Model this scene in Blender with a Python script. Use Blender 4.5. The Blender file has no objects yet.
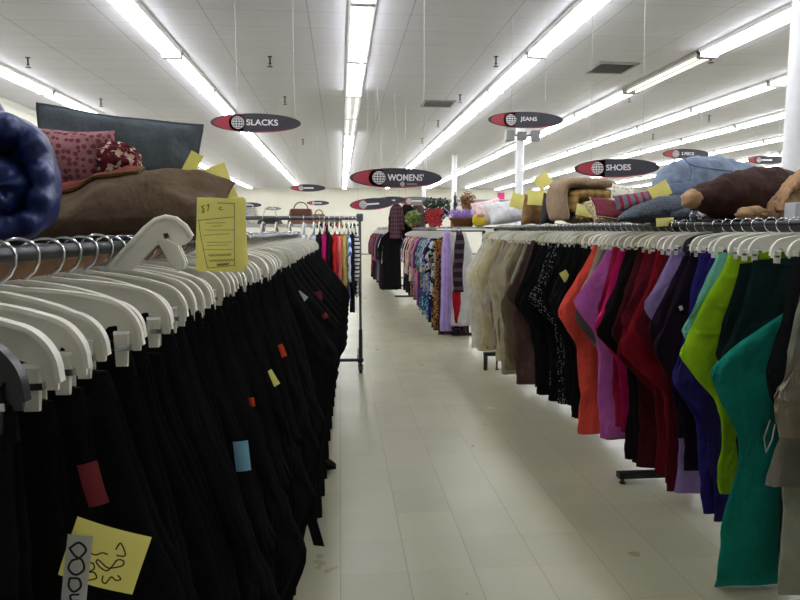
import bpy, bmesh, math, random
from mathutils import Vector, Matrix, noise
PI = math.pi
S = bpy.context.scene
COL = S.collection
rnd = random.Random(7)

# ------------------------------------------------------------------ camera
F, H = 640.0, 1.545
PITCH = math.atan(70/640)
YAW = math.atan(60/640*math.cos(PITCH))
cam = bpy.data.cameras.new('camera')
cam.sensor_width = 36
cam.lens = F/800*36
cam.clip_start = .05
cam.clip_end = 200
co = bpy.data.objects.new('camera', cam)
COL.objects.link(co)
co.location = (0, 0, H)
co.rotation_euler = (PI/2-PITCH, 0, -YAW)
S.camera = co
_cy, _sy, _cp, _sp = math.cos(YAW), math.sin(YAW), math.cos(PITCH), math.sin(PITCH)
_R = Vector((_cy, -_sy, 0)); _F = Vector((_sy*_cp, _cy*_cp, -_sp)); _U = Vector((_sy*_sp, _cy*_sp, _cp))


def at(px, py, Y):
    """the point at distance Y down the aisle that the photograph shows at (px, py)"""
    r = _F + _R*((px-400)/F) + _U*((300-py)/F)
    return Vector((0, 0, H)) + r*(Y/r.y)


# ------------------------------------------------------------------ materials
def lin(c):
    return tuple(((v/255)/12.92 if v/255 <= .04045 else ((v/255+.055)/1.055)**2.4) for v in c[:3]) + (1,)


MATS = {}


class NT:
    def __init__(s, name):
        s.m = bpy.data.materials.new(name)
        s.m.use_nodes = True
        s.t = s.m.node_tree
        s.b = s.t.nodes['Principled BSDF']

    def n(s, typ, **k):
        nd = s.t.nodes.new(typ)
        for a, v in k.items():
            if a in ('inp',):
                for i, x in v.items():
                    nd.inputs[i].default_value = x
            else:
                setattr(nd, a, v)
        return nd

    def l(s, a, b):
        s.t.links.new(a, b)

    def math(s, op, a, b=None, c=None):
        nd = s.n('ShaderNodeMath', operation=op)
        for i, x in enumerate((a, b, c)):
            if x is None:
                continue
            if isinstance(x, (int, float)):
                nd.inputs[i].default_value = x
            else:
                s.l(x, nd.inputs[i])
        return nd.outputs[0]

    def mix(s, fac, a, b):
        nd = s.n('ShaderNodeMix', data_type='RGBA')
        for i, x in ((0, fac), (6, a), (7, b)):
            if isinstance(x, (int, float)):
                nd.inputs[i].default_value = x
            elif isinstance(x, tuple):
                nd.inputs[i].default_value = x
            else:
                s.l(x, nd.inputs[i])
        return nd.outputs[2]

    def obj(s):
        return s.n('ShaderNodeTexCoord').outputs['Object']

    def ramp(s, fac, stops, interp='LINEAR'):
        nd = s.n('ShaderNodeValToRGB')
        nd.color_ramp.interpolation = interp
        e = nd.color_ramp.elements
        while len(e) < len(stops):
            e.new(.5)
        for i, (p, c) in enumerate(stops):
            e[i].position = p
            e[i].color = c
        s.l(fac, nd.inputs[0])
        return nd.outputs[0]

    def noise(s, vec, scale, detail=3, rough=.55):
        nd = s.n('ShaderNodeTexNoise')
        nd.inputs['Scale'].default_value = scale
        nd.inputs['Detail'].default_value = detail
        nd.inputs['Roughness'].default_value = rough
        if vec is not None:
            s.l(vec, nd.inputs['Vector'])
        return nd.outputs[0]

    def bump(s, h, strength=.3, dist=.01):
        nd = s.n('ShaderNodeBump')
        nd.inputs['Strength'].default_value = strength
        nd.inputs['Distance'].default_value = dist
        s.l(h, nd.inputs['Height'])
        s.l(nd.outputs[0], s.b.inputs['Normal'])


def plain(name, rgb, rough=.5, metal=0, spec=.5, var=.06, scale=12, bump=0, emit=None):
    if name in MATS:
        return MATS[name]
    k = NT(name)
    o = k.obj()
    c = lin(rgb)
    nz = k.noise(o, scale)
    d = tuple(v*(1-var*2) for v in c[:3])+(1,)
    u = tuple(min(1, v*(1+var)) for v in c[:3])+(1,)
    k.l(k.ramp(nz, [(.3, d), (.7, u)]), k.b.inputs['Base Color'])
    k.b.inputs['Roughness'].default_value = rough
    k.b.inputs['Metallic'].default_value = metal
    k.b.inputs['Specular IOR Level'].default_value = spec
    if bump:
        k.bump(nz, bump, .01)
    if emit:
        k.b.inputs['Emission Color'].default_value = emit[1]
        k.b.inputs['Emission Strength'].default_value = emit[0]
    MATS[name] = k.m
    return k.m


def fab(name, rgb, kind='plain', rgb2=None, scale=1.0, rgb3=None):
    """cloth: weave bump and slight mottling; kind adds a printed or woven pattern"""
    key = 'fabric '+name
    if key in MATS:
        return MATS[key]
    k = NT(key)
    o = k.obj()
    c = tuple(v*.86 for v in lin(rgb)[:3])+(1,)
    nz = k.noise(o, 9, 4)
    d = tuple(v*.82 for v in c[:3])+(1,)
    u = tuple(min(1, v*1.1) for v in c[:3])+(1,)
    col = k.ramp(nz, [(.3, d), (.7, u)])
    sep = k.n('ShaderNodeSeparateXYZ')
    k.l(o, sep.inputs[0])
    X, Y, Z = sep.outputs
    c2 = lin(rgb2) if rgb2 else None
    h = k.noise(o, 240, 2)
    if kind == 'dots':
        v = k.n('ShaderNodeTexVoronoi')
        v.inputs['Scale'].default_value = 38*scale
        v.inputs['Randomness'].default_value = .75
        k.l(o, v.inputs['Vector'])
        col = k.mix(k.math('LESS_THAN', v.outputs['Distance'], .3), col, c2)
    elif kind == 'leopard':
        v = k.n('ShaderNodeTexVoronoi')
        v.inputs['Scale'].default_value = 30*scale
        k.l(o, v.inputs['Vector'])
        f = k.math('MULTIPLY', k.math('GREATER_THAN', v.outputs['Distance'], .3), k.math('LESS_THAN', v.outputs['Distance'], .52))
        col = k.mix(f, col, c2)
    elif kind == 'print':
        n1 = k.noise(o, 16*scale, 2)
        col = k.mix(k.math('GREATER_THAN', n1, .54), col, c2)
        n2 = k.noise(o, 27*scale, 1)
        col = k.mix(k.math('GREATER_THAN', n2, .62), col, lin(rgb3 or rgb2))
    elif kind == 'hstripe':
        w = k.math('FRACT', k.math('MULTIPLY', Z, 22*scale))
        col = k.mix(k.math('GREATER_THAN', w, .6), col, c2)
    elif kind == 'vstripe':
        w = k.math('FRACT', k.math('MULTIPLY', X, 30*scale))
        col = k.mix(k.math('GREATER_THAN', w, .55), col, c2)
    elif kind == 'plaid':
        a = k.math('GREATER_THAN', k.math('FRACT', k.math('MULTIPLY', X, 11*scale)), .6)
        b = k.math('GREATER_THAN', k.math('FRACT', k.math('MULTIPLY', Z, 11*scale)), .6)
        col = k.mix(k.math('MULTIPLY', k.math('ADD', a, b), .5), col, c2)
    elif kind == 'cord':
        w = k.n('ShaderNodeTexWave', bands_direction='X')
        w.inputs['Scale'].default_value = 60*scale
        w.inputs['Distortion'].default_value = .6
        k.l(o, w.inputs['Vector'])
        h = w.outputs[1]
        col = k.mix(k.math('MULTIPLY', h, .35), col, tuple(v*.45 for v in c[:3])+(1,))
    elif kind == 'knit':
        w = k.n('ShaderNodeTexVoronoi')
        w.inputs['Scale'].default_value = 62*scale
        w.inputs['Randomness'].default_value = .35
        k.l(o, w.inputs['Vector'])
        h = k.math('SUBTRACT', 1.0, w.outputs['Distance'])
        col = k.mix(w.outputs['Distance'], col, c2 or tuple(v*.35 for v in c[:3])+(1,))
    elif kind == 'lace':
        w = k.n('ShaderNodeTexVoronoi')
        w.inputs['Scale'].default_value = 48*scale
        w.inputs['Randomness'].default_value = .5
        k.l(o, w.inputs['Vector'])
        col = k.mix(k.math('GREATER_THAN', w.outputs['Distance'], .42), col, c2)
    elif kind == 'fuzz':
        h = k.noise(o, 70*scale, 4, .7)
        col = k.mix(k.math('MULTIPLY', h, .7), col, tuple(v*.4 for v in c[:3])+(1,))
    k.l(col, k.b.inputs['Base Color'])
    k.b.inputs['Roughness'].default_value = .85
    k.b.inputs['Specular IOR Level'].default_value = .15
    if kind in ('velvet', 'fuzz'):
        k.b.inputs['Sheen Weight'].default_value = .25
        k.b.inputs['Sheen Tint'].default_value = u
    if kind == 'satin':
        k.b.inputs['Roughness'].default_value = .38
        k.b.inputs['Specular IOR Level'].default_value = .45
    mp_ = k.n('ShaderNodeMapping')
    mp_.inputs['Scale'].default_value = (1.3, 1, 1)
    mp_.inputs['Rotation'].default_value = (0, .5, 0)
    k.l(o, mp_.inputs[0])
    w1 = k.noise(mp_.outputs[0], 9, 3, .5)
    b1 = k.n('ShaderNodeBump')
    b1.inputs['Strength'].default_value = .2 if kind == 'knit' or sum(rgb) < 90 else .55
    b1.inputs['Distance'].default_value = .045
    k.l(w1, b1.inputs['Height'])
    b2 = k.n('ShaderNodeBump')
    b2.inputs['Strength'].default_value = {'cord': .5, 'knit': .9, 'fuzz': .8}.get(kind, .18)
    b2.inputs['Distance'].default_value = .004
    k.l(h, b2.inputs['Height'])
    k.l(b1.outputs[0], b2.inputs['Normal'])
    k.l(b2.outputs[0], k.b.inputs['Normal'])
    MATS[key] = k.m
    return k.m


WHITE_PL = plain('white hanger plastic', (236, 234, 224), .35, var=.03)
CREAM_PL = plain('cream hanger plastic', (214, 210, 178), .4, var=.03)
BLACK_PL = plain('black hanger plastic', (22, 22, 30), .35)
CHROME = plain('hook wire', (200, 203, 208), .22, 1, var=.04)
STEEL = plain('dark steel tube', (52, 54, 58), .4, .7, var=.1)
GREYST = plain('grey rail steel', (108, 110, 112), .35, .8, var=.08)
BLKMET = plain('black painted metal', (14, 14, 15), .45, 0)
WOOD = plain('brown rail wood', (122, 84, 48), .6, var=.2, scale=25)
SHELF = plain('dark shelf board', (48, 46, 46), .6, var=.1)
YELLOW = plain('yellow paper', (244, 238, 158), .75, var=.03, scale=6)
WHITEP = plain('white paper', (210, 212, 214), .75, var=.03)
BLUEP = plain('pale blue paper', (150, 196, 212), .75, var=.03)
ORANGEP = plain('orange paper', (222, 84, 34), .7, var=.03)
REDP = plain('red card', (112, 14, 26), .7, var=.03)
PINKP = plain('pink paper', (226, 150, 168), .75, var=.03)
INK = plain('black ink', (14, 14, 18), .6)
INKS = plain('brown pencil line', (120, 108, 40), .7)


for pm in (YELLOW, WHITEP, BLUEP, ORANGEP, PINKP, WHITE_PL, CREAM_PL):
    # thin sheet: part of the light passes through
    nt = pm.node_tree
    pb = nt.nodes['Principled BSDF']
    tr = nt.nodes.new('ShaderNodeBsdfTranslucent')
    mx = nt.nodes.new('ShaderNodeMixShader')
    mx.inputs[0].default_value = .42 if 'paper' in pm.name else .3
    nt.links.new(pb.inputs['Base Color'].links[0].from_socket, tr.inputs['Color'])
    nt.links.new(pb.outputs[0], mx.inputs[1])
    nt.links.new(tr.outputs[0], mx.inputs[2])
    nt.links.new(mx.outputs[0], nt.nodes['Material Output'].inputs['Surface'])


# ------------------------------------------------------------------ mesh builders
class MB:
    def __init__(s):
        s.v = []
        s.f = []

    def add(s, vs, fs):
        b = len(s.v)
        s.v += [tuple(v) for v in vs]
        s.f += [tuple(i+b for i in f) for f in fs]

    def box(s, x0, x1, y0, y1, z0, z1, M=None):
        vs = [Vector((x, y, z)) for z in (z0, z1) for y in (y0, y1) for x in (x0, x1)]
        if M:
            vs = [M @ v for v in vs]
        s.add(vs, [(0, 2, 3, 1), (4, 5, 7, 6), (0, 1, 5, 4), (2, 6, 7, 3), (0, 4, 6, 2), (1, 3, 7, 5)])

    def tube(s, pts, r, n=8, cap=True, sy=1.0):
        pts = [Vector(p) for p in pts]
        rs = r if isinstance(r, (list, tuple)) else [r]*len(pts)
        vs, fs = [], []
        up = None
        for i, p in enumerate(pts):
            t = (pts[min(i+1, len(pts)-1)]-pts[max(i-1, 0)])
            if t.length < 1e-9:
                t = Vector((0, 0, 1))
            t.normalize()
            if up is None:
                up = Vector((0, 1, 0)) if abs(t.y) < .9 else Vector((1, 0, 0))
            a = t.cross(up)
            if a.length < 1e-6:
                a = t.cross(Vector((1, 0, .3)))
            a.normalize()
            b = a.cross(t).normalized()
            up = b
            for k in range(n):
                w = 2*PI*k/n
                vs.append(p+a*(rs[i]*math.cos(w))+b*(rs[i]*sy*math.sin(w)))
        m = len(pts)
        for i in range(m-1):
            for k in range(n):
                fs.append((i*n+k, i*n+(k+1) % n, (i+1)*n+(k+1) % n, (i+1)*n+k))
        if cap:
            fs.append(tuple(range(n-1, -1, -1)))
            fs.append(tuple((m-1)*n+k for k in range(n)))
        s.add(vs, fs)

    def lathe(s, prof, c=(0, 0, 0), n=20):
        c = Vector(c)
        vs, fs = [], []
        for (r, z) in prof:
            for k in range(n):
                w = 2*PI*k/n
                vs.append(c+Vector((r*math.cos(w), r*math.sin(w), z)))
        for i in range(len(prof)-1):
            for k in range(n):
                fs.append((i*n+k, i*n+(k+1) % n, (i+1)*n+(k+1) % n, (i+1)*n+k))
        fs.append(tuple(range(n-1, -1, -1)))
        fs.append(tuple((len(prof)-1)*n+k for k in range(n)))
        s.add(vs, fs)

    def prism(s, out, y0, y1):
        """outline in x-z, thickness along y"""
        n = len(out)
        vs = [(x, y0, z) for x, z in out]+[(x, y1, z) for x, z in out]
        fs = [tuple(range(n)), tuple(range(2*n-1, n-1, -1))]
        for i in range(n):
            j = (i+1) % n
            fs.append((i, i+n, j+n, j))
        s.add(vs, fs)

    def grid(s, fn, nu, nv, closed_u=False):
        b = [fn(i/(nu if closed_u else nu-1), j/(nv-1)) for j in range(nv) for i in range(nu)]
        fs = []
        for j in range(nv-1):
            for i in range(nu if closed_u else nu-1):
                k = (i+1) % nu
                fs.append((j*nu+i, j*nu+k, (j+1)*nu+k, (j+1)*nu+i))
        s.add(b, fs)

    def loft(s, rings, cap=True):
        n = len(rings[0])
        vs = [p for r in rings for p in r]
        fs = []
        for j in range(len(rings)-1):
            for i in range(n):
                k = (i+1) % n
                fs.append((j*n+i, j*n+k, (j+1)*n+k, (j+1)*n+i))
        if cap:
            fs.append(tuple(range(n-1, -1, -1)))
            fs.append(tuple((len(rings)-1)*n+i for i in range(n)))
        s.add(vs, fs)

    def mesh(s, name, mat, smooth=True, sharp=40):
        me = bpy.data.meshes.new(name)
        me.from_pydata(s.v, [], s.f)
        me.update()
        bm = bmesh.new()
        bm.from_mesh(me)
        bmesh.ops.recalc_face_normals(bm, faces=bm.faces)
        for f in bm.faces:
            f.smooth = smooth
        if smooth and sharp:
            for e in bm.edges:
                if len(e.link_faces) == 2 and e.calc_face_angle(0) > math.radians(sharp):
                    e.smooth = False
        bm.to_mesh(me)
        bm.free()
        me.materials.append(mat)
        return me

    def build(s, name, mat, parent=None, smooth=True, sharp=40, bevel=0, sub=0):
        o = bpy.data.objects.new(name, s.mesh(name, mat, smooth, sharp))
        COL.objects.link(o)
        o.parent = parent
        if bevel:
            b = o.modifiers.new('bevel', 'BEVEL')
            b.width = bevel
            b.segments = 2
            b.limit_method = 'ANGLE'
        if sub:
            b = o.modifiers.new('subdivision', 'SUBSURF')
            b.levels = sub
            b.render_levels = sub
        return o


def tag(o, label=None, cat=None, group=None, kind=None):
    if label:
        o['label'] = label
    if cat:
        o['category'] = cat
    if group:
        o['group'] = group
    if kind:
        o['kind'] = kind
    return o


def empty(name, loc, rz=0):
    o = bpy.data.objects.new(name, None)
    COL.objects.link(o)
    o.location = loc
    o.rotation_euler = (0, 0, rz)
    o.empty_display_size = .1
    return o


def copy_tree(o, parent=None):
    c = o.copy()
    COL.objects.link(c)
    if parent:
        c.parent = parent
    for ch in list(o.children):
        copy_tree(ch, c)
    return c


def setmat(o, mat):
    o.material_slots[0].link = 'OBJECT'
    o.material_slots[0].material = mat


def lerp_poly(pts, t):
    """piecewise linear x(z) with z descending"""
    if t >= pts[0][0]:
        return pts[0][1]
    for (a, xa), (b, xb) in zip(pts, pts[1:]):
        if t >= b:
            return xa+(xb-xa)*((a-t)/(a-b) if a != b else 0)
    return pts[-1][1]


# ------------------------------------------------------------------ the room
CZ, XL, XR, YF, YB = 4.1, -6.5, 20.0, 40.0, -3.5
k = NT('floor vinyl tile')
o = k.obj()
sep = k.n('ShaderNodeSeparateXYZ')
k.l(o, sep.inputs[0])
TS = .3048
X0 = -.013
u = k.math('DIVIDE', k.math('SUBTRACT', sep.outputs[0], X0), TS)
v = k.math('DIVIDE', sep.outputs[1], TS)
du = k.math('PINGPONG', u, .5)
dv = k.math('PINGPONG', v, .5)
ju = k.math('LESS_THAN', du, .006)
jv = k.math('LESS_THAN', dv, .004)
cmb = k.n('ShaderNodeCombineXYZ')
k.l(k.math('FLOOR', u), cmb.inputs[0])
k.l(k.math('FLOOR', v), cmb.inputs[1])
wn = k.n('ShaderNodeTexWhiteNoise')
k.l(cmb.outputs[0], wn.inputs['Vector'])
base = k.mix(wn.outputs[0], lin((148, 146, 124)), lin((157, 154, 131)))
sp1 = k.noise(o, 60, 4, .7)
base = k.mix(k.math('MULTIPLY', k.math('GREATER_THAN', sp1, .6), .18), base, lin((120, 115, 102)))
st = k.noise(o, 1.3, 5, .6)
base = k.mix(k.math('MULTIPLY', st, .25), base, lin((128, 122, 106)))
base = k.mix(k.math('MULTIPLY', jv, .35), base, lin((110, 105, 92)))
base = k.mix(k.math('MULTIPLY', ju, .6), base, lin((84, 80, 70)))
k.l(base, k.b.inputs['Base Color'])
rr = k.noise(o, 3, 3)
k.l(k.math('ADD', .2, k.math('MULTIPLY', rr, .25)), k.b.inputs['Roughness'])
k.b.inputs['Specular IOR Level'].default_value = .5
k.bump(k.noise(o, 2.6, 2), .05, .05)
FLOOR = k.m

k = NT('ceiling panel')
o = k.obj()
sep = k.n('ShaderNodeSeparateXYZ')
k.l(o, sep.inputs[0])
rib = k.math('PINGPONG', k.math('DIVIDE', sep.outputs[1], .61), .5)
seam = k.math('LESS_THAN', rib, .02)
seam2 = k.math('LESS_THAN', k.math('PINGPONG', k.math('DIVIDE', k.math('ADD', sep.outputs[0], .35), 1.22), .5), .006)
nz = k.noise(o, .6, 4)
mp = k.n('ShaderNodeMapping')
mp.inputs['Scale'].default_value = (.25, 3.5, 1)
k.l(o, mp.inputs[0])
stx = k.noise(mp.outputs[0], 1.0, 3)
c = k.mix(nz, lin((206, 206, 215)), lin((217, 216, 225)))
c = k.mix(k.math('MULTIPLY', stx, .35), c, lin((178, 176, 182)))
c = k.mix(k.math('MULTIPLY', seam, .25), c, lin((130, 128, 126)))
c = k.mix(k.math('MULTIPLY', seam2, .5), c, lin((110, 110, 110)))
k.l(c, k.b.inputs['Base Color'])
k.b.inputs['Roughness'].default_value = .7
k.bump(rib, .12, .03)
CEIL = k.m
WALL = plain('white painted wall', (216, 214, 204), .7, var=.02, scale=1.5)
WALLF = plain('cream painted wall', (222, 219, 206), .7, var=.02, scale=1.5)
COLM = plain('white painted steel', (226, 228, 232), .4, var=.02)


def slab(name, x0, x1, y0, y1, z0, z1, mat):
    b = MB()
    b.box(x0, x1, y0, y1, z0, z1)
    return tag(b.build(name, mat, smooth=False), kind='structure')


slab('floor', XL, XR, YB, YF, -.1, 0, FLOOR)
slab('ceiling', XL, XR, YB, YF, CZ, CZ+.1, CEIL)
slab('wall_left', XL-.1, XL, YB, YF, 0, CZ, WALL)
slab('wall_right', XR, XR+.1, YB, YF, 0, CZ, WALL)
slab('wall_far', XL, XR, YF, YF+.1, 0, CZ, WALLF)
slab('wall_back', XL, XR, YB-.1, YB, 0, CZ, WALL)
TRIM = plain('grey trim paint', (150, 148, 144), .5)
slab('trim_1', 4.5, 17, YF-.08, YF, 3.28, 3.44, TRIM)
slab('baseboard_far', XL, XR, YF-.02, YF, 0, .1, TRIM)
slab('baseboard_left', XL, XL+.02, YB, YF, 0, .1, TRIM)

# columns
for i, (x, y) in enumerate(((4.02, 5.45), (3.93, 13.95), (3.93, 22.05), (3.93, 30.1))):
    b = MB()
    b.lathe([(.13, 0), (.13, .02), (.085, .03), (.085, CZ-.02), (.12, CZ-.02), (.12, CZ)], n=28)
    o = b.build('steel_column', COLM)
    o.location = (x, y, 0)
    tag(o, ['white round column at right edge of view, nearest of the columns',
            'white round column behind the JEANS sign, carrying twin emergency lamps',
            'white round column right of the WOMENS sign, third from the camera',
            'thin white round column farthest down the store by the far wall'][i], 'column')

# emergency twin lamp on the second column
t = tag(empty('emergency_light', (3.93, 13.84, 3.55)), 'grey twin head emergency light on column under the JEANS sign', 'emergency light')
GREYP = plain('grey plastic', (120, 122, 122), .5)
b = MB(); b.box(-.1, .1, -.06, .02, -.08, .1); b.build('battery_box', GREYP, t, smooth=False, bevel=.01)
for sx in (-1, 1):
    b = MB(); b.tube([(sx*.1, -.02, .02), (sx*.2, -.03, .04)], .02)
    b.box(sx*.28-.09, sx*.28+.09, -.14, .0, -.1, .12)
    b.build('lamp_head', GREYP, t, smooth=False, bevel=.02)

# ------------------------------------------------------------------ fluorescent strip lights
HOUS = plain('white enamel housing', (235, 236, 238), .35, var=.02)
def tube_mat(name, strength, colr):
    kk = NT(name)
    kk.b.inputs['Base Color'].default_value = (.9, .9, .9, 1)
    kk.b.inputs['Emission Color'].default_value = colr
    kk.b.inputs['Emission Strength'].default_value = strength
    return kk.m


TUBE = tube_mat('lit tube', 20.0, (.97, .985, 1, 1))
TUBEW = tube_mat('worn warm tube', 1.5, (1, .92, .8, 1))
TUBED = tube_mat('dim tube', 1.2, (.95, .97, 1, 1))


def make_fixture():
    r = empty('strip_light', (0, 0, 0))
    L = 2.37
    b = MB()
    b.prism([(-.155, -.03), (-.13, -.05), (.13, -.05), (.155, -.03), (.155, 0), (-.155, 0)], -L/2, L/2)
    b.build('housing', HOUS, r, smooth=False)
    for sx in (-1, 1):
        b = MB()
        b.tube([(sx*.075, -L/2+.03, -.083), (sx*.075, L/2-.03, -.083)], .024, n=8)
        b.build('tube', TUBE, r)
    for sy in (-1, 1):
        b = MB()
        b.box(-.135, .135, sy*(L/2-.012)-.012, sy*(L/2-.012)+.012, -.115, 0)
        b.build('end_socket', HOUS, r, smooth=False, bevel=.005)
    return r


fx = make_fixture()
first = True
ROWS = [(-5.30, 'the far left ceiling row, by the left wall'), (-2.37, 'the ceiling row left of the aisle, behind SLACKS sign'),
        (.28, 'the ceiling row straight over the aisle'), (2.82, 'the ceiling row right of the aisle, left of JEANS'),
        (5.25, 'the second ceiling row right of aisle, behind JEANS'),
        (7.45, 'the third ceiling row right of the aisle'), (9.67, 'the fourth ceiling row right of the aisle'),
        (12.1, 'the fifth ceiling row right of the aisle'), (14.5, 'the sixth ceiling row right of the aisle'), (17.0, 'the ceiling row nearest the right wall')]
J0 = 9.75
for ri, (x, where) in enumerate(ROWS):
    off = {0: .35, 1: 0, 2: 0, 3: -.5, 4: -.73, 5: .9, 6: .4}.get(ri, .2*ri % 1)
    for j in range(-4, 12):
        y = J0+off+2.44*(j+.5)
        if y > YF-1.3 or (j < -3 and ri not in (1, 2, 3)) or (j < -2 and ri > 5):
            continue
        r = fx if first else copy_tree(fx)
        first = False
        r.location = (x, y, CZ)
        lab = 'two tube strip light in '+where
        grp = 'strip lights in '+where
        if ri == 2 and j == 1:
            lab, grp = 'dimmer warm tinted strip light, third fixture along the row over the aisle', None
            for ch in r.children:
                if ch.name.startswith('tube'):
                    setmat(ch, TUBEW)
        if ri == 2 and j == 2:
            lab, grp = 'strip light with one weak tube, fourth fixture along the row over the aisle', None
            [setmat(ch, TUBED) for ch in r.children if ch.name.startswith('tube')][:1]
        if ri == 4 and j == 0:
            lab, grp = 'duller strip light with separate tubes showing, top right between two glaring ones', None
            for ch in r.children:
                setmat(ch, TUBEW if ch.name.startswith('tube') else TRIM)
        if 'group' in r:
            del r['group']
        tag(r, lab, 'ceiling light', grp)

# sprinklers
SPR = plain('dark brass', (58, 54, 52), .4, .6)
b = MB()
b.lathe([(.035, 0), (.035, -.01), (.012, -.015), (.012, -.09), (.02, -.095), (.02, -.11), (.006, -.115), (.006, -.14), (.04, -.142), (.04, -.15)], n=12)
spr_mesh = b.mesh('sprinkler_head', SPR)
for i, (px, py) in enumerate(((28, 63), (101, 103), (147, 128), (270, 62), (285, 101), (303, 142), (496, 62), (460, 99), (438, 124), (422, 141),
                              (711, 58), (629, 98), (709, 119), (653, 137))):
    r = at(px, py, 1)-Vector((0, 0, H))
    tt = (CZ-.08-H)/r.z
    o = bpy.data.objects.new('sprinkler_head', spr_mesh)
    COL.objects.link(o)
    o.location = (r.x*tt, r.y*tt, CZ)
    tag(o, 'small dark sprinkler head hanging from the white ceiling', 'sprinkler', 'ceiling sprinkler heads')

# ceiling vents
VD = plain('vent dark metal', (150, 148, 150), .6)
for i, (x, y) in enumerate(((4.3, 10.1), (2.0, 13.2))):
    t = tag(empty('ceiling_vent', (x, y, CZ)), ['dark louvred ceiling vent right of the JEANS sign', 'smaller looking dark ceiling vent left of the JEANS sign, farther back'][i], 'vent')
    b = MB()
    b.box(-.32, .32, -.32, -.28, -.025, 0); b.box(-.32, .32, .28, .32, -.025, 0)
    b.box(-.32, -.28, -.28, .28, -.025, 0); b.box(.28, .32, -.28, .28, -.025, 0)
    b.build('frame', VD, t, smooth=False)
    b = MB()
    for q in range(9):
        b.box(-.28, .28, -.014, .014, -.003, .003, Matrix.Translation((0, -.25+.0625*q, -.012)) @ Matrix.Rotation(.7, 4, 'X'))
    b.build('louvre', VD, t, smooth=False)
    b = MB(); b.box(-.28, .28, -.28, .28, -.003, -.001); b.build('backing', plain('vent throat', (60, 58, 58), .7), t, smooth=False)

# ------------------------------------------------------------------ hanging department signs
NAVY = plain('sign charcoal', (46, 44, 56), .45, var=.03)
SRED = plain('sign red', (158, 46, 62), .45, var=.03)
SGREY = plain('sign grey', (120, 118, 116), .45, var=.03)
SWHT = plain('sign white', (226, 222, 224), .5, var=.02)
WIRE = plain('hanging wire', (170, 170, 172), .4, .4)


def ell(rx, rz, n=48, cx=0, cz=0):
    return [(cx+rx*math.cos(2*PI*i/n), cz+rz*math.sin(2*PI*i/n)) for i in range(n)]


def text_mesh(txt, size, mat, width, bold=.0):
    cu = bpy.data.curves.new('txt', 'FONT')
    cu.body = txt
    cu.size = 1
    cu.align_x = 'LEFT'
    cu.align_y = 'CENTER'
    cu.extrude = .001
    cu.offset = bold
    ob = bpy.data.objects.new('txt', cu)
    COL.objects.link(ob)
    dg = bpy.context.evaluated_depsgraph_get()
    dg.update()
    me = bpy.data.meshes.new_from_object(ob.evaluated_get(dg))
    bpy.data.objects.remove(ob)
    bpy.data.curves.remove(cu)
    xs = [v_.co.x for v_ in me.vertices]
    ys = [v_.co.y for v_ in me.vertices]
    me.transform(Matrix.Rotation(PI/2, 4, 'X') @ Matrix.Diagonal((width/(max(xs)-min(xs)), size/(max(ys)-min(ys)), 1, 1)) @ Matrix.Translation((-min(xs), -(max(ys)+min(ys))/2, 0)))
    me.materials.clear()
    me.materials.append(mat)
    me.name = 'lettering'
    return me


def globe_parts(cx, cz, R, y, par):
    b = MB(); b.prism(ell(R, R, 28, cx, cz), y-.002, y); b.build('globe_disc', SWHT, par, smooth=False)
    b = MB()
    lon = [-72, -45, -18, 18, 45, 72]
    lon = [-70, -42, -14, 14, 42, 70]
    lat = [-62, -36, -12, 12, 36, 62]
    g = 4.2
    for a in range(5):
        for c in range(5):
            pts = []
            for (lo, la) in ((lon[a]+g, lat[c]+g), (lon[a+1]-g, lat[c]+g), (lon[a+1]-g, lat[c+1]-g), (lon[a]+g, lat[c+1]-g)):
                lo, la = math.radians(lo), math.radians(la)
                pts.append((cx+R*math.cos(la)*math.sin(lo), cz+R*math.sin(la)))
            b.prism(pts, y-.003, y-.0005)
    b.build('globe_grid', NAVY, par, smooth=False)


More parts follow.
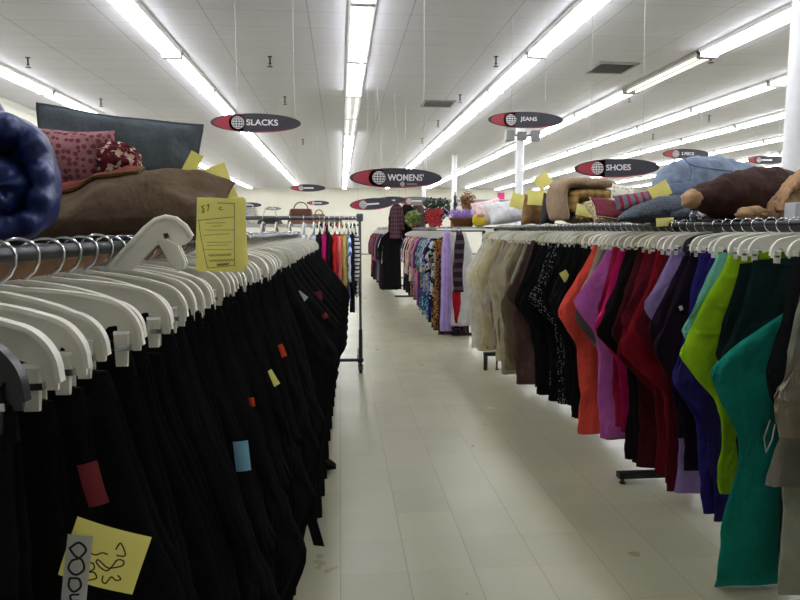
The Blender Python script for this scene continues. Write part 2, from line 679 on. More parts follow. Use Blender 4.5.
def sign(px, py, Y, w, txt, label, tilt=0, hgt=.21, ts=.105, grey=False, wires=(-.3, .3), gx=-.2, tx=None, yaw=0, sub=False, th=1.0):
    p = at(px, py, Y)
    t = empty('department_sign', p)
    t.rotation_euler = (0, math.radians(tilt), math.radians(yaw))
    tag(t, label, 'sign')
    a, c = w/2, w*hgt/2
    b = MB(); b.prism(ell(a, c), -.004, .004); b.build('board', SGREY if grey else NAVY, t, smooth=False)
    # red crescent on the left and red sliver along the lower edge
    b = MB()
    n = 24
    out = [(a*.93*math.cos(q), c*.93*math.sin(q)) for q in [PI*.60+(PI*.80)*i/n for i in range(n+1)]]
    inn = [(-a*.36+a*.24*math.cos(q), c*.9*math.sin(q)) for q in [PI*1.5-(PI)*i/n for i in range(n+1)]]
    b.prism(out+inn, -.006, -.0035)
    lo = [(a*.985*math.cos(q), c*.985*math.sin(q)) for q in [PI*1.30+(PI*.58)*i/n for i in range(n+1)]]
    li = [(x, z+c*.13*(1-abs(2*i/n-1))) for i, (x, z) in enumerate(lo)]
    b.prism(lo+li[::-1], -.0055, -.0035)
    b.build('red_crescent', SRED, t, smooth=False)
    globe_parts(gx*w, 0, c*.66, -.0055, t)
    if txt:
        me = text_mesh(txt, .066*w*th, SWHT, ts*w, .018)
        o = bpy.data.objects.new('lettering', me)
        COL.objects.link(o)
        o.parent = t
        o.location = (w*(tx if tx is not None else gx+.085), -.006, c*.06)
    else:
        b = MB(); b.box(-.12*w, .16*w, -.0065, -.004, -.018*w, .018*w); b.build('pale_lettering_bar', SWHT, t, smooth=False)
    if sub:
        globe_parts(.07*w, -c*.62, c*.24, -.0075, t)
        b = MB(); b.box(.115*w, .23*w, -.0075, -.004, -c*.72, -c*.52); b.build('small_pale_line', SGREY, t, smooth=False)
    for s_ in wires:
        b = MB()
        x = s_*w
        z0 = c*math.sqrt(1-(x/a)**2)-.005
        b.tube([(x, 0, z0), (x, 0, CZ-p.z)], .0022, n=5)
        b.build('hanging_wire', WIRE, t)
    return t


sign(256, 123, 7.1, .95, 'SLACKS', 'oval charcoal and red hanging sign reading SLACKS', tilt=0, wires=(-.2, .43), ts=.35, tx=-.105)
sign(526, 120, 7.9, .95, 'JEANS', 'oval charcoal and red hanging sign reading JEANS', tilt=0, wires=(-.2, .25), ts=.22, tx=-.077)
sign(617, 168, 6.9, .97, 'SHOES', 'oval charcoal and red hanging sign reading SHOES', tilt=-1.5, ts=.29, gx=-.23, tx=-.13)
sign(396, 178, 6.7, .96, "WOMENS'", 'oval charcoal and red hanging sign reading WOMENS over the aisle', ts=.39, gx=-.185, sub=True, tx=-.09, th=1.1)
sign(686, 154, 12.4, .97, '2 PIECE', 'small oval hanging sign reading 2 PIECE above the blue denim', ts=.27, gx=-.22, tx=-.1, th=.9)
sign(308, 188, 18, .96, '', 'distant oval hanging sign below and right of the SLACKS sign')
sign(318, 203, 27, .93, '', 'small distant oval sign on far wall side, left of the centre light row')
sign(273, 208.5, 36, .9, '', 'tiny far oval grey sign above the brown handbag', grey=True)
sign(249, 205, 25, .95, '', 'distant oval sign half hidden by the yellow ticket')
sign(372, 204, 11.6, .80, '', 'red oval sign tilted below the WOMENS sign', tilt=-4, hgt=.26)
sign(390, 200.5, 12.3, .62, '', 'small charcoal and red oval sign overlapping the tilted red one', tilt=-3, hgt=.24)
sign(416, 201, 13.2, .72, '', 'grey oval sign below and right of the WOMENS sign', grey=True, hgt=.25)
sign(766, 160, 14, .9, '', 'red and charcoal oval sign above the brown coat at far right')

# pink notice on the far wall
b = MB(); b.box(-.22, .22, -.01, 0, -.2, .2)
o = b.build('paper_notice', plain('magenta paper', (222, 70, 140), .7), smooth=False)
o.location = at(501, 196, YF-.01)
tag(o, 'small magenta paper notice on the far wall', 'notice')


# ------------------------------------------------------------------ hangers
def hanger_body_outline(w=.19, rad=.055, drop=.02):
    top = [(.0, -.044), (.02, -.046), (.04, -.049)]
    cx, cz = w-rad, -.049-drop-rad
    for q in range(5):
        f = q/5
        top.append((.04+(cx+.012-.04)*f, -.049-drop*f**1.4))
    nq = 10
    for q in range(nq+1):
        a_ = math.radians(78-78*q/nq)
        top.append((cx+rad*math.cos(a_), cz+rad*math.sin(a_)))
    zt = -.142
    zi = cz+.012
    top.append((w+.001, (cz+zt)/2))
    right = top+[(w, zt), (w-.011, zt), (w-.017, zt+.02), (w-.020, zi-.01), (w-.024, zi+.004), (w-.034, zi+.010), (w-.046, zi+.008), (w-.056, zi-.004), (w-.062, zi-.016), (.06, -.100), (.0, -.085)]
    left = [(-x, z) for x, z in right[::-1]][1:-1]
    edge = [(-x, z) for x, z in top[:0:-1]]+top
    return right+left, edge, zt


def hook_part(r, mat=CHROME):
    b = MB()
    pts = [(0, 0, -.058), (0, 0, -.046), (.005, 0, -.040), (.022, 0, -.026), (.029, 0, -.012), (.0305, 0, .002)]
    for q in range(1, 9):
        w = PI*q/8.0*1.06
        pts.append((.0305*math.cos(w), 0, .0305*math.sin(w)*.72+.002))
    b.tube(pts, .0030, n=6)
    return b.build('hook', mat, r)


def make_hanger(mat, clips=True, w=.19, rad=.055, drop=.02, web=.0025):
    r = empty('clip_hanger' if clips else 'plastic_hanger', (0, 0, 0))
    hook_part(r)
    out, edge, zt = hanger_body_outline(w, rad, drop)
    b = MB()
    b.prism(out, -web, web)
    vs, fs = [], []
    for i, (x, z) in enumerate(edge):
        (x0, z0), (x1, z1) = edge[max(0, i-1)], edge[min(len(edge)-1, i+1)]
        nr = Vector((-(z1-z0), 0, x1-x0)).normalized()*.0045
        vs += [(x-nr.x*.2, -.0075, z-nr.z*.2), (x+nr.x, -.0068, z+nr.z), (x+nr.x, .0068, z+nr.z), (x-nr.x*.2, .0075, z-nr.z*.2)]
    for i in range(len(edge)-1):
        for q in range(4):
            fs.append((i*4+q, i*4+(q+1) % 4, i*4+4+(q+1) % 4, i*4+4+q))
    e_ = 4*(len(edge)-1)
    fs += [(3, 2, 1, 0), (e_, e_+1, e_+2, e_+3)]
    b.add(vs, fs)
    b.build('hanger_body', mat, r, sharp=35)
    if clips:
        for sx in (-1, 1):
            b = MB()
            x = sx*(w-.018)
            z = zt
            for sy in (-1, 1):
                x0, x1 = (x-.020, x+.004) if sx > 0 else (x-.004, x+.020)
                vs = [(x0, sy*.003, z+.030), (x1, sy*.003, z+.030), (x0+.002, sy*.009, z+.026), (x1-.002, sy*.009, z+.026),
                      (x0+.003, sy*.006, z-.022), (x1-.003, sy*.006, z-.022), (x0+.004, sy*.010, z-.022), (x1-.004, sy*.010, z-.022)]
                b.add(vs, [(0, 1, 3, 2), (4, 6, 7, 5), (0, 4, 5, 1), (2, 3, 7, 6), (0, 2, 6, 4), (1, 5, 7, 3)])
            cl = b.build('clip', mat, r, smooth=False)
            b = MB()
            b.box(x-.012 if sx > 0 else x-.006, x+.006 if sx > 0 else x+.012, -.0112, .0112, z+.002, z+.010)
            b.build('spring', CHROME, cl)
    else:
        b = MB()
        b.tube([(-.17*w/.19, 0, -.15), (.17*w/.19, 0, -.15)], .004, n=6)
        b.build('trouser_bar', mat, r)
    return r


# ------------------------------------------------------------------ trousers
class Pants:
    """folded trousers clipped at the waist: x out to the aisle, y along the rail, z down from the waistband top"""

    def __init__(s, seed, outer, inner, L, t=.020, wr=.010, waist_t=.008):
        s.r = random.Random(seed)
        s.slope = s.r.choice((0, 0, .03, .06, .10))
        s.o, s.i, s.L, s.t, s.wr, s.wt = outer, inner, L, t, wr, waist_t
        tp = max(outer, key=lambda p: p[1])
        s.tipz = (-tp[0], tp[1])
        s.off = Vector((s.r.uniform(0, 50), s.r.uniform(0, 50), s.r.uniform(0, 50)))

    def sl(s, p):
        p.z -= s.slope*max(0, p.x+.18)*math.exp(min(0, p.z)*2)
        return p

    def edges(s, z):
        d = .022
        xo = (lerp_poly(s.o, z+d)+2*lerp_poly(s.o, z)+lerp_poly(s.o, z-d))/4
        xo += .008*noise.noise(Vector((4, 1, z*14))+s.off)*min(1, -z*6)
        xi = lerp_poly(s.i, z)
        n = noise.noise(Vector((0, 3, z*4))+s.off)*.026*min(1, -z*5)
        return xo+n, xi

    def yo(s, x, z):
        a = min(1, max(0, -z*4))
        q = Vector((x*4.5+z*2.6, 1.7, z*1.5-x*1.5))+s.off
        r = noise.noise(q)*1.0+.45*noise.noise(q*2.3)
        fold = math.sin((x*26+s.off.x)+2.5*noise.noise(Vector((x*2, z*2, 4))+s.off))*.35*min(1, max(0, -z-.2)*2)
        tz, tx = s.tipz
        dd = math.hypot(x-tx, z+tz)
        cr = math.sin(math.atan2(z+tz, x-tx)*13+s.off.y+2*noise.noise(q*.7))*math.exp(-dd*dd/.045)*.5
        return s.wr*a*(r+fold+cr)

    def surf(s, half, u, z):
        """u in 0..1 around the flattened tube of one leg half (half = -1 or +1)"""
        xo, xi = s.edges(z)
        w = 2*PI*u
        cx, sx = math.cos(w), math.sin(w)
        p = 2.6
        ex = math.copysign(abs(cx)**(2/p), cx)
        ey = math.copysign(abs(sx)**(2/p), sx)
        k_ = min(1, -z*5)
        tt = s.wt*.5+(s.t*.5-s.wt*.5)*k_
        sh = half*(s.wt*.5+(s.t*.5-s.wt*.5)*k_)
        xs = .012*half*min(1, max(0, -z-.45)*3)
        if half > 0:
            z = z*(1-.012*min(1, max(0, -z-.6)))
        x = (xo+xi)/2+(xo-xi)/2*ex*(1.0 if half > 0 else .985)+xs
        return s.sl(Vector((x, sh+tt*ey+s.yo(x, z), z)))

    def body(s, n=26, rows=40):
        b = MB()
        for half in (-1, 1):
            rings = []
            for j in range(rows):
                z = -s.L*(j/(rows-1))**.92
                rings.append([s.surf(half, i/n, z) for i in range(n)])
            b.loft(rings)
        return b

    def waistband(s, n=28, h=.036):
        b = MB()
        rings = []
        for z, e in ((.0015, .5), (.002, 1.6), (-h*.5, 2.2), (-h, 1.7), (-h-.001, .4)):
            ring = []
            xo, xi = s.edges(min(0, z))
            for i in range(n):
                w = 2*PI*i/n
                ex = math.copysign(abs(math.cos(w))**(2/2.6), math.cos(w))
                ey = math.copysign(abs(math.sin(w))**(2/2.6), math.sin(w))
                kk = min(1, max(0, -z*5))
                tt = s.wt+(s.t-s.wt)*kk
                x = (xo+xi)/2+((xo-xi)/2+e*.001)*ex
                ring.append(s.sl(Vector((x, (tt+e*.001)*ey+s.yo(x, min(0, z)), z))))
            rings.append(ring)
        b.loft(rings)
        return b

    def patch(s, side, f0, f1, z0, z1, lift=.002, slant=0, n=7):
        """a slightly raised cloth piece; f = 0 inner edge .. 1 outer edge"""
        b = MB()

        def fn(i, j):
            z = z0+(z1-z0)*j
            xo, xi = s.edges(z)
            f = f0+(f1-f0)*i
            x = xi+(xo-xi)*f+slant*(z0-z)
            e = (x-(xo+xi)/2)/max(1e-5, (xo-xi)/2)
            e = max(-.999, min(.999, e))
            k_ = min(1, -z*5)
            tt = s.wt+(s.t-s.wt)*k_
            ey = (1-abs(e)**2.6)**(1/2.6)
            edge = 1 if 0 < i < 1 and 0 < j < 1 else .35
            return s.sl(Vector((x, side*(tt*(.5+.5*ey)+lift*edge)+s.yo(x, z), z)))
        b.grid(fn, n, n)
        return b

    def loops(s, side, fs):
        b = MB()
        for f in fs:
            xo, xi = s.edges(-.02)
            x = xi+(xo-xi)*f
            tt = s.wt+(s.t-s.wt)*.1+.003
            b.box(x-.004, x+.004, side*tt-.0015, side*tt+.0015, -.042, .002)
        return b


def std_outer(tip, tz, L, hem, w=.182, corner=.03):
    back = hem+.03
    return [(.02, w), (0, w), (-tz*.5, w+(tip-w)*.46), (-tz, tip), (-tz-corner, tip-.006), (-tz-.09, tip-.30*(tip-back)), (-tz-.24, back+.1*(tip-back)), (-min(L-.1, tz+.45), hem+.015), (-L, hem)]


def std_inner(L, hw, hem, w=.182, sag=.05):
    return [(.02, -w), (0, -w), (-.25, -w-sag*.3), (-.6, (hem-hw)-.02), (-L, hem-hw)]


def make_pants(name, seed, mat, tip=.34, tz=.42, L=1.33, hem=.2, hw=.24, t=.02, wr=.015, pockets=True, outer=None, inner=None, band=True, loops=True, waist_t=.008, side=-1, bandmat=None):
    P = Pants(seed, outer or std_outer(tip, tz, L, hem), inner or std_inner(L, hw, hem), L, t, wr, waist_t)
    r = empty(name, (0, 0, 0))
    P.body().build('legs', mat, r, sharp=70)
    if band:
        P.waistband().build('waistband', bandmat or mat, r, sharp=60)
    if pockets:
        P.patch(side, .52, .86, -.10, -.24, slant=-.25 if False else 0).build('back_pocket', mat, r, sharp=0)
    if loops and band:
        for f in (.35, .8):
            P.loops(side, (f,)).build('belt_loop', mat, r, smooth=False)
    r['_'] = 1
    del r['_']
    return r, P


def paper(name, mat, o, ux, uz, w, h, parent, curl=.01, strokes=(), ink=INK, sw=.0022, nrm=None, fold=0, curvy=True):
    """a bent sheet of paper; o is its centre, ux and uz its directions; strokes in 0..1 sheet units"""
    o, ux, uz = Vector(o), Vector(ux).normalized(), Vector(uz).normalized()
    nn = ux.cross(uz).normalized()
    if nrm is not None and nn.dot(Vector(nrm)) < 0:
        nn = -nn

    def pos(u, v, e=0):
        bend = curl*math.sin(u*PI)*.8+curl*.5*math.sin(v*PI*1.3+.5)+fold*(abs(v-.5)-.25)
        return o+ux*((u-.5)*w)+uz*((v-.5)*h)+nn*(bend+e)
    b = MB()
    b.grid(lambda u, v: pos(u, v, .0003), 9, 9)
    n0 = len(b.v)
    b.grid(lambda u, v: pos(u, v, -.0003), 9, 9)
    ob = b.build(name, mat, parent, sharp=0)
    if strokes:
        b = MB()
        for st in strokes:
            wd = sw
            if isinstance(st, tuple) and isinstance(st[0], (int, float)):
                wd, st = st
            pts = []
            for i in range(len(st)-1):
                q0, q1, q2, q3 = st[max(0, i-1)], st[i], st[i+1], st[min(len(st)-1, i+2)]
                m = 6
                for q in range(m):
                    f = q/m
                    if curvy:
                        pts.append(tuple(.5*(2*q1[k_]+(q2[k_]-q0[k_])*f+(2*q0[k_]-5*q1[k_]+4*q2[k_]-q3[k_])*f*f+(3*q1[k_]-q0[k_]-3*q2[k_]+q3[k_])*f**3) for k_ in (0, 1)))
                    else:
                        pts.append((q1[0]+(q2[0]-q1[0])*f, q1[1]+(q2[1]-q1[1])*f))
            pts.append(st[-1])
            for i in range(len(pts)-1):
                p, q = pos(*pts[i], .0009), pos(*pts[i+1], .0009)
                d = (q-p)
                if d.length < 1e-7:
                    continue
                sd = d.cross(nn).normalized()*wd/2
                ex = d.normalized()*wd*.3
                b.add([p-sd-ex, p+sd-ex, q+sd+ex, q-sd+ex], [(0, 1, 2, 3)])
        b.build('handwriting', ink, ob, smooth=False)
    return ob


# ------------------------------------------------------------------ LEFT RACK of black trousers
LRZ = 1.508


def lrail(y):
    return -.50+(y-1)*.02


t = tag(empty('clothes_rack', (0, 0, 0)), 'long steel clothes rack on the left holding black trousers', 'clothes rack')
b = MB(); b.tube([(lrail(.25), .25, LRZ), (lrail(6.45), 6.45, LRZ)], .0135, n=12); b.build('rail', STEEL, t)
b = MB(); b.box(-.012, .012, 0, 6.2, -.022, .018, Matrix.Translation((lrail(.25)-.062, .25, 1.482)) @ Matrix.Rotation(-.02, 4, 'Z')); b.build('wooden_beam', WOOD, t, smooth=False)
b = MB(); b.box(-.28, .28, 0, 6.2, -.01, .01, Matrix.Translation((lrail(.25)-.356, .25, 1.488)) @ Matrix.Rotation(-.02, 4, 'Z')); b.build('top_shelf', SHELF, t, smooth=False)
for yy in (.4, 3.4, 6.38):
    x = lrail(yy)
    b = MB(); b.box(x-.36, x-.32, yy-.02, yy+.02, .05, LRZ+.02); b.box(x-.34, x, yy-.01, yy+.01, LRZ-.012, LRZ+.012)
    b.build('post', STEEL, t, smooth=False)
    b = MB(); b.box(x-.7, x+.05, yy-.025, yy+.025, .02, .06); b.build('foot', BLKMET, t, smooth=False)

BLK = [fab('black cotton', (9, 9, 11)), fab('black twill', (7, 7, 8)), fab('black jersey', (11, 10, 12)), fab('faded black', (15, 15, 17))]
HW = [make_hanger(WHITE_PL), make_hanger(WHITE_PL, True, .182, .048, .028), make_hanger(WHITE_PL, True, .199, .062, .014)]
hang_c = make_hanger(CREAM_PL, True, .186)
used = {}


def put(proto, loc, rz, label, cat, group, mat=None):
    k_ = id(proto)
    o_ = proto if k_ not in used else copy_tree(proto)
    if k_ not in used:
        used[k_] = 1
    elif 'group' in o_:
        del o_['group']
    o_.location = loc
    o_.rotation_euler = (0, 0, rz)
    tag(o_, label, cat, group)
    return o_


protos = []
for i in range(9):
    far = i >= 5
    L = rnd.uniform(1.22, 1.34)
    pp, P = make_pants('black_trousers', 100+i, BLK[i % 4], tip=rnd.uniform(.33, .43) if not far else rnd.uniform(.40, .54), tz=rnd.uniform(.42, .70) if not far else rnd.uniform(.3, .55), L=L,
                       hem=rnd.uniform(.2, .30) if not far else rnd.uniform(.28, .36), hw=rnd.uniform(.24, .3), t=.021, wr=.012, pockets=i % 2 == 0, loops=False)
    protos.append((pp, P))
LEFT = []
y = .66
n = 0
while y < 6.3:
    LEFT.append(y)
    y += rnd.uniform(.066, .086)

def W2L(o):
    return (Matrix.Translation(o.location) @ o.rotation_euler.to_matrix().to_4x4()).inverted()


def stick(par, name, mat, px, py, Y, w, h, ang, curl=.006, strokes=(), sw=.0022, ink=INK, label=None, tilt=0, yaw=0, curvy=True):
    """a paper ticket on its garment or pillow, facing back up the aisle"""
    R3 = Matrix.Rotation(math.radians(yaw), 3, 'Z') @ Matrix.Rotation(math.radians(tilt), 3, 'X') @ Matrix.Rotation(math.radians(-ang), 3, 'Y')
    ux, uz = R3 @ Vector((1, 0, 0)), R3 @ Vector((0, 0, 1))
    M = W2L(par)
    M3 = M.to_3x3()
    ob = paper(name, mat, M @ at(px, py, Y), M3 @ ux, M3 @ uz, w, h, par, curl, strokes, ink, sw, M3 @ Vector((0, -1, 0)), 0, curvy)
    if label:
        ob['label'] = label
    return ob


NEARO = [(.02, .182), (0, .182), (-.2, .19), (-.5, .2), (-1.2, .2)]
LBL = 'black trousers hanging in a close row on the left rack'
near0, _ = make_pants('black_trousers', 91, BLK[0], L=1.25, outer=NEARO, inner=std_inner(1.25, .3, .2), t=.021, wr=.006)
near1, P1 = make_pants('black_trousers', 92, BLK[1], tip=.25, tz=.66, L=1.28, hem=.2, hw=.26, t=.021, wr=.006)
near2, P2 = make_pants('black_trousers', 93, BLK[2], tip=.29, tz=.66, L=1.28, hem=.22, hw=.26, t=.021, wr=.006)
hang_b = make_hanger(BLACK_PL)
TICK = {}
for n, y in enumerate(LEFT):
    x = lrail(y)
    a = -.02+.18*noise.noise(Vector((y*1.4, 5, 2)))+rnd.uniform(-.05, .05)
    dz = rnd.uniform(-.008, .012)
    if n < 3:
        pp = (near0, near1, near2)[n]
        a = -.02
    elif y < 3:
        pp = protos[n % 5][0]
    else:
        pp = protos[5+n % 4][0]
    lab, grp = LBL, 'black trousers on the left rack'
    if n == 0:
        lab, grp = 'black trousers nearest the camera at far left, first on the left rack', None
    if n == 1:
        lab, grp = 'black trousers second on the left rack, with yellow handwritten ticket and white tag', None
    o = put(pp, (x, y, LRZ-.138+dz), a, lab, 'trousers', grp)
    TICK[n] = o
    u_ = rnd.random()
    if n == 0:
        put(hang_b, (x, y, LRZ), a, 'black plastic clip hanger at far left edge, first on the left rack', 'hanger', None)
        continue
    cr = u_ < .10 and n > 6
    put(hang_c if cr else HW[rnd.choice((0, 0, 1, 2))], (x, y, LRZ+dz*.3), a,
        ('yellowed cream' if cr else 'white')+' plastic clip hanger on the left rack holding black trousers', 'hanger', ('cream' if cr else 'white')+' hangers on the left rack')


def zuv(pts, cx, cy, A, B, w, h):
    out = []
    for (x, y) in pts:
        d = (x-cx, y-cy)
        out.append((.5+(d[0]*A[0]+d[1]*A[1])/w, .5-(d[0]*B[0]+d[1]*B[1])/h))
    return out


S1 = [[(462, 335), (470, 352), (492, 360), (520, 352), (545, 362)],
      [(585, 340), (608, 312), (628, 375), (588, 372)],
      [(490, 395), (500, 385), (520, 405), (545, 430), (580, 432), (615, 425), (618, 402), (590, 395), (565, 425), (540, 445), (510, 425), (490, 395)],
      [(520, 470), (515, 500), (530, 512), (545, 495), (560, 480), (580, 500), (602, 497), (590, 475)],
      [(450, 405), (475, 400), (480, 430), (455, 445), (480, 450), (488, 480), (450, 490)]]
S1 = [zuv(q, 525, 380, (.943, .333), (-.35, .937), 375, 310) for q in S1]
yt = LEFT[1]-.032
stick(TICK[1], 'price_ticket', YELLOW, 105, 556, yt-.004, 75*yt/640, 62*yt/640, -19.5, .004, S1, .0016, label='yellow paper ticket with handwriting')
S2 = [[(.15, .80), (.5, .90), (.8, .80), (.6, .68), (.3, .62), (.2, .5), (.5, .42), (.8, .5), (.7, .64), (.4, .7), (.15, .8)],
      [(.3, .36), (.65, .36), (.75, .24), (.5, .16), (.28, .24), (.3, .36)], [(.7, .12), (.4, .1), (.45, .02), (.7, .02)]]
stick(TICK[1], 'size_tag', WHITEP, 77, 568, yt-.012, 24*yt/640, 68*yt/640, -8, .002, S2, .0025, label='white paper tag with black scrawl')
stick(TICK[1], 'size_tag', REDP, 93, 484, yt-.004, 20*yt/640, 44*yt/640, 14, .003, label='dark red card tag')


def near(Y):
    return min(range(len(LEFT)), key=lambda q: abs(LEFT[q]-Y))


def front_tag(px, py, Yg, wpx, hpx, ang, mat, label, dx=.03):
    n = near(Yg)
    o = TICK[n]
    y = LEFT[n]-dx
    stick(o, 'size_tag', mat, px, py, y, wpx*y/640, hpx*y/640, ang, .003, label=label)
    return o


def seen(px, py):
    dg = bpy.context.evaluated_depsgraph_get()
    d = (_F+_R*((px-400)/F)+_U*((300-py)/F)).normalized()
    ok, loc_, nr_, _, ob_, _ = S.ray_cast(dg, Vector((0, 0, H)), d)
    while ok and ob_.parent:
        ob_ = ob_.parent
    return ob_, loc_


bpy.context.view_layer.update()
for (px, py, w, h, ang, mat, nm) in ((242, 456, 15, 31, 5, BLUEP, 'pale blue'), (281, 351, 8, 13, 20, ORANGEP, 'orange'), (271, 379, 11, 17, 30, YELLOW, 'yellow'), (252, 402, 5, 9, 10, ORANGEP, 'tiny orange'),
                                     (318, 296, 8, 9, 10, REDP, 'red'), (302, 296, 11, 6, -40, WHITEP, 'white'), (325, 316, 6, 5, 30, REDP, 'small red'), (331, 249, 7, 6, 10, REDP, 'small pink red')):
    o, p = seen(px, py)
    if o is None or 'trousers' not in o.name:
        continue
    y = p.y-.012
    stick(o, 'size_tag', mat, px, py, y, w*y/640, h*y/640, ang, .003, label=nm+' paper size tag')
    if 'group' in o:
        del o['group']
    tag(o, 'black trousers with %s paper tag showing, along the left rack' % nm)

# trailing trouser end on the floor and hanging belt
b = MB()
rings = []
for j in range(9):
    q = j/8
    c_ = at(306+30*q, 452+2*math.sin(q*3), 4.0)
    c_ = Vector((c_.x, c_.y, .045-.012*q+.02*math.sin(q*PI)))
    ww, hh = .06*math.sin(.35+q*2.3), .042*math.sin(.4+q*2.4)
    rings.append([c_+Vector((0, ww*math.cos(2*PI*i/12), hh*math.sin(2*PI*i/12))) for i in range(12)])
b.loft(rings)
o = b.build('slipped_garment', BLK[0], sharp=0)
tag(o, 'black cloth end of a slipped garment lying on the floor tiles by the left rack', 'garment')
b = MB()
p0, p1, p2 = at(296, 470, 2.9), at(309, 510, 2.85), at(319, 546, 2.8)
b.grid(lambda i, j: (p0*(1-j)*(1-j)+p1*2*j*(1-j)+p2*j*j)+Vector(((i-.5)*.05, (i-.5)*-.015, 0)), 4, 10)
n0 = len(b.v)
b.grid(lambda i, j: (p0*(1-j)*(1-j)+p1*2*j*(1-j)+p2*j*j)+Vector(((i-.5)*.05, (i-.5)*-.015+.004, 0)), 4, 10)
nb = TICK[near(2.87)]
M = W2L(nb)
b.v = [tuple(M @ Vector(v_)) for v_ in b.v]
ob = b.build('sash_end', BLK[3], nb, sharp=0)
tag(nb, 'black trousers with a loose black sash end dangling over the aisle, left rack')
if 'group' in nb:
    del nb['group']

# hanger tipped up out of the row
YT = 1.36
loc = at(60, 312, YT)
th = tag(empty('clip_hanger', loc), 'white plastic hanger tipped up out of the left row in front of the brown pillow', 'hanger')


def pxo(pts, d=0):
    return [((at(px, py, YT)-loc).x, (at(px, py, YT)-loc).z) for px, py in pts]


b = MB()
b.prism(pxo([(20, 330), (14, 318), (60, 302), (92, 284), (120, 257), (146, 229), (156, 220.5), (166, 217), (176, 219), (185, 226), (192.5, 238), (186, 244), (177, 247), (166, 241), (156, 246), (140, 262), (112, 292), (70, 318)]), -.004, .004)
rim = pxo([(20, 318), (60, 302), (92, 284), (120, 257), (146, 229), (156, 221), (166, 218), (176, 220), (185, 227), (191, 237)])
b.tube([(x, 0, z) for x, z in rim], .0075, n=8)
b.build('hanger_body', WHITE_PL, th, sharp=35)
b = MB()
b.prism(pxo([(158, 240), (168, 239), (179, 244), (187, 262), (186, 268), (179, 271), (170, 262)]), -.013, -.004)
b.prism(pxo([(158, 240), (168, 239), (179, 244), (187, 262), (186, 268), (179, 271), (170, 262)]), .004, .013)
cl = b.build('clip', WHITE_PL, th, smooth=False, bevel=.002)
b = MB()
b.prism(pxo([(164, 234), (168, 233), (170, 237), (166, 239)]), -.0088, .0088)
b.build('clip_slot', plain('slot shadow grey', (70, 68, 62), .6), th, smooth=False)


# ------------------------------------------------------------------ cushions and the pile on the left rack
def cushion(w, h, t, seed=0, pinch=.1, n=34, wr=.012, pw=.42, off=0.0, part=None):
    """a stuffed pillow standing in x-z; part=(u0,u1,v0,v1,side) returns only that surface piece, lifted by off"""
    so = Vector((seed*3.7, seed*1.3, seed*7.1))

    def pos(u, v, side):
        U, V = 2*u-1, 2*v-1
        x = w/2*U*(1-pinch*(1-abs(V)**1.6)*abs(U)**3)*(1)
        z = h/2*V*(1-pinch*(1-abs(U)**1.6)*abs(V)**3)
        e = max(0, (1-U*U))*max(0, (1-V*V))
        th_ = t/2*e**pw
        q = Vector((x*7, side*2, z*7))+so
        nz = (noise.noise(q)+.5*noise.noise(q*2.3))*wr*min(1, e*3)
        rad = .5*wr*math.sin(14*math.atan2(V, U)+seed)*(abs(U*V)**1.5)*min(1, 4*e)
        x += .25*wr*noise.noise(q*.8+Vector((9, 0, 0)))
        z += .6*wr*noise.noise(Vector((x*5, 3, 0))+so)
        return Vector((x, side*(th_+nz+rad+off), z))
    b = MB()
    if part:
        u0, u1, v0, v1, side = part
        b.grid(lambda i, j: pos(u0+(u1-u0)*i, v0+(v1-v0)*j, side), n//2, n//2)
    else:
        b.grid(lambda i, j: pos(i, j, -1), n, n)
        b.grid(lambda i, j: pos(i, j, 1), n, n)
    return b, pos


def piping(pos, mat, par, r=.004, n=24, name='piping'):
    pts = [pos(i/n, 0, 1) for i in range(n)]+[pos(1, i/n, 1) for i in range(n)]+[pos(1-i/n, 1, 1) for i in range(n)]+[pos(0, 1-i/n, 1) for i in range(n+1)]
    b = MB(); b.tube(pts, r, n=6, cap=False)
    return b.build(name, mat, par)


def pose(o, loc, rx=0, ry=0, rz=0):
    o.location = loc
    o.rotation_euler = tuple(math.radians(a) for a in (rx, ry, rz))
    return o


def pillow(name, mat, w, h, t, loc, rot, label, cat='pillow', seed=1, pip=None, **k_):
    r = empty(name, (0, 0, 0))
    pose(r, loc, *rot)
    tag(r, label, cat)
    b, pos = cushion(w, h, t, seed, **k_)
    b.build('cover', mat, r, sharp=0)
    if pip:
        piping(pos, pip, r)
    return r, pos


TEAL = fab('slate cushion', (112, 122, 130), 'fuzz', scale=3)
SH = 1.498     # top of the left shelf
tp, tpos = pillow('throw_pillow', TEAL, .50, .36, .13, at(119, 172, 2.16), (6, 6.5, 3), 'dark slate grey pillow standing upright at the back of the left pile', seed=2, pip=TEAL, pinch=.07)
stick(tp, 'price_ticket', YELLOW, 211, 187, 2.02, .13, .11, 22, .012, label='yellow paper ticket')
stick(tp, 'price_ticket', YELLOW, 190, 168, 2.05, .04, .10, -28, .006, label='folded yellow ticket')
MAR = fab('maroon scale print', (124, 66, 76), 'lace', (160, 112, 116), 1.2)
RUF = fab('maroon cream scrap print', (98, 26, 38), 'print', (196, 172, 150), 2.6, (60, 20, 24))
mp_, mpos = pillow('throw_pillow', MAR, .25, .21, .13, at(72, 166, 1.98), (6, 2, 0), 'maroon scale patterned pillow with ruffled end beside the navy comforter', seed=3, pinch=.05)
b = MB()
M = W2L(mp_)
cR = M @ at(104, 162, 1.93)
rings = []
for j in range(7):
    q = j/6
    ring = []
    for i in range(40):
        w_ = 2*PI*i/40
        rr_ = (.052+.022*math.sin(q*2.6))*(1+.16*q*math.sin(w_*9+q)+.06*math.sin(w_*17))
        ring.append(cR+Vector((-.01+.105*q, .55*rr_*math.cos(w_), (1-.25*q)*rr_*math.sin(w_)*.9-.012*q)))
    rings.append(ring)
b.loft(rings)
b.build('ruffle', RUF, mp_, sharp=0)['label'] = 'maroon and cream printed ruffle'

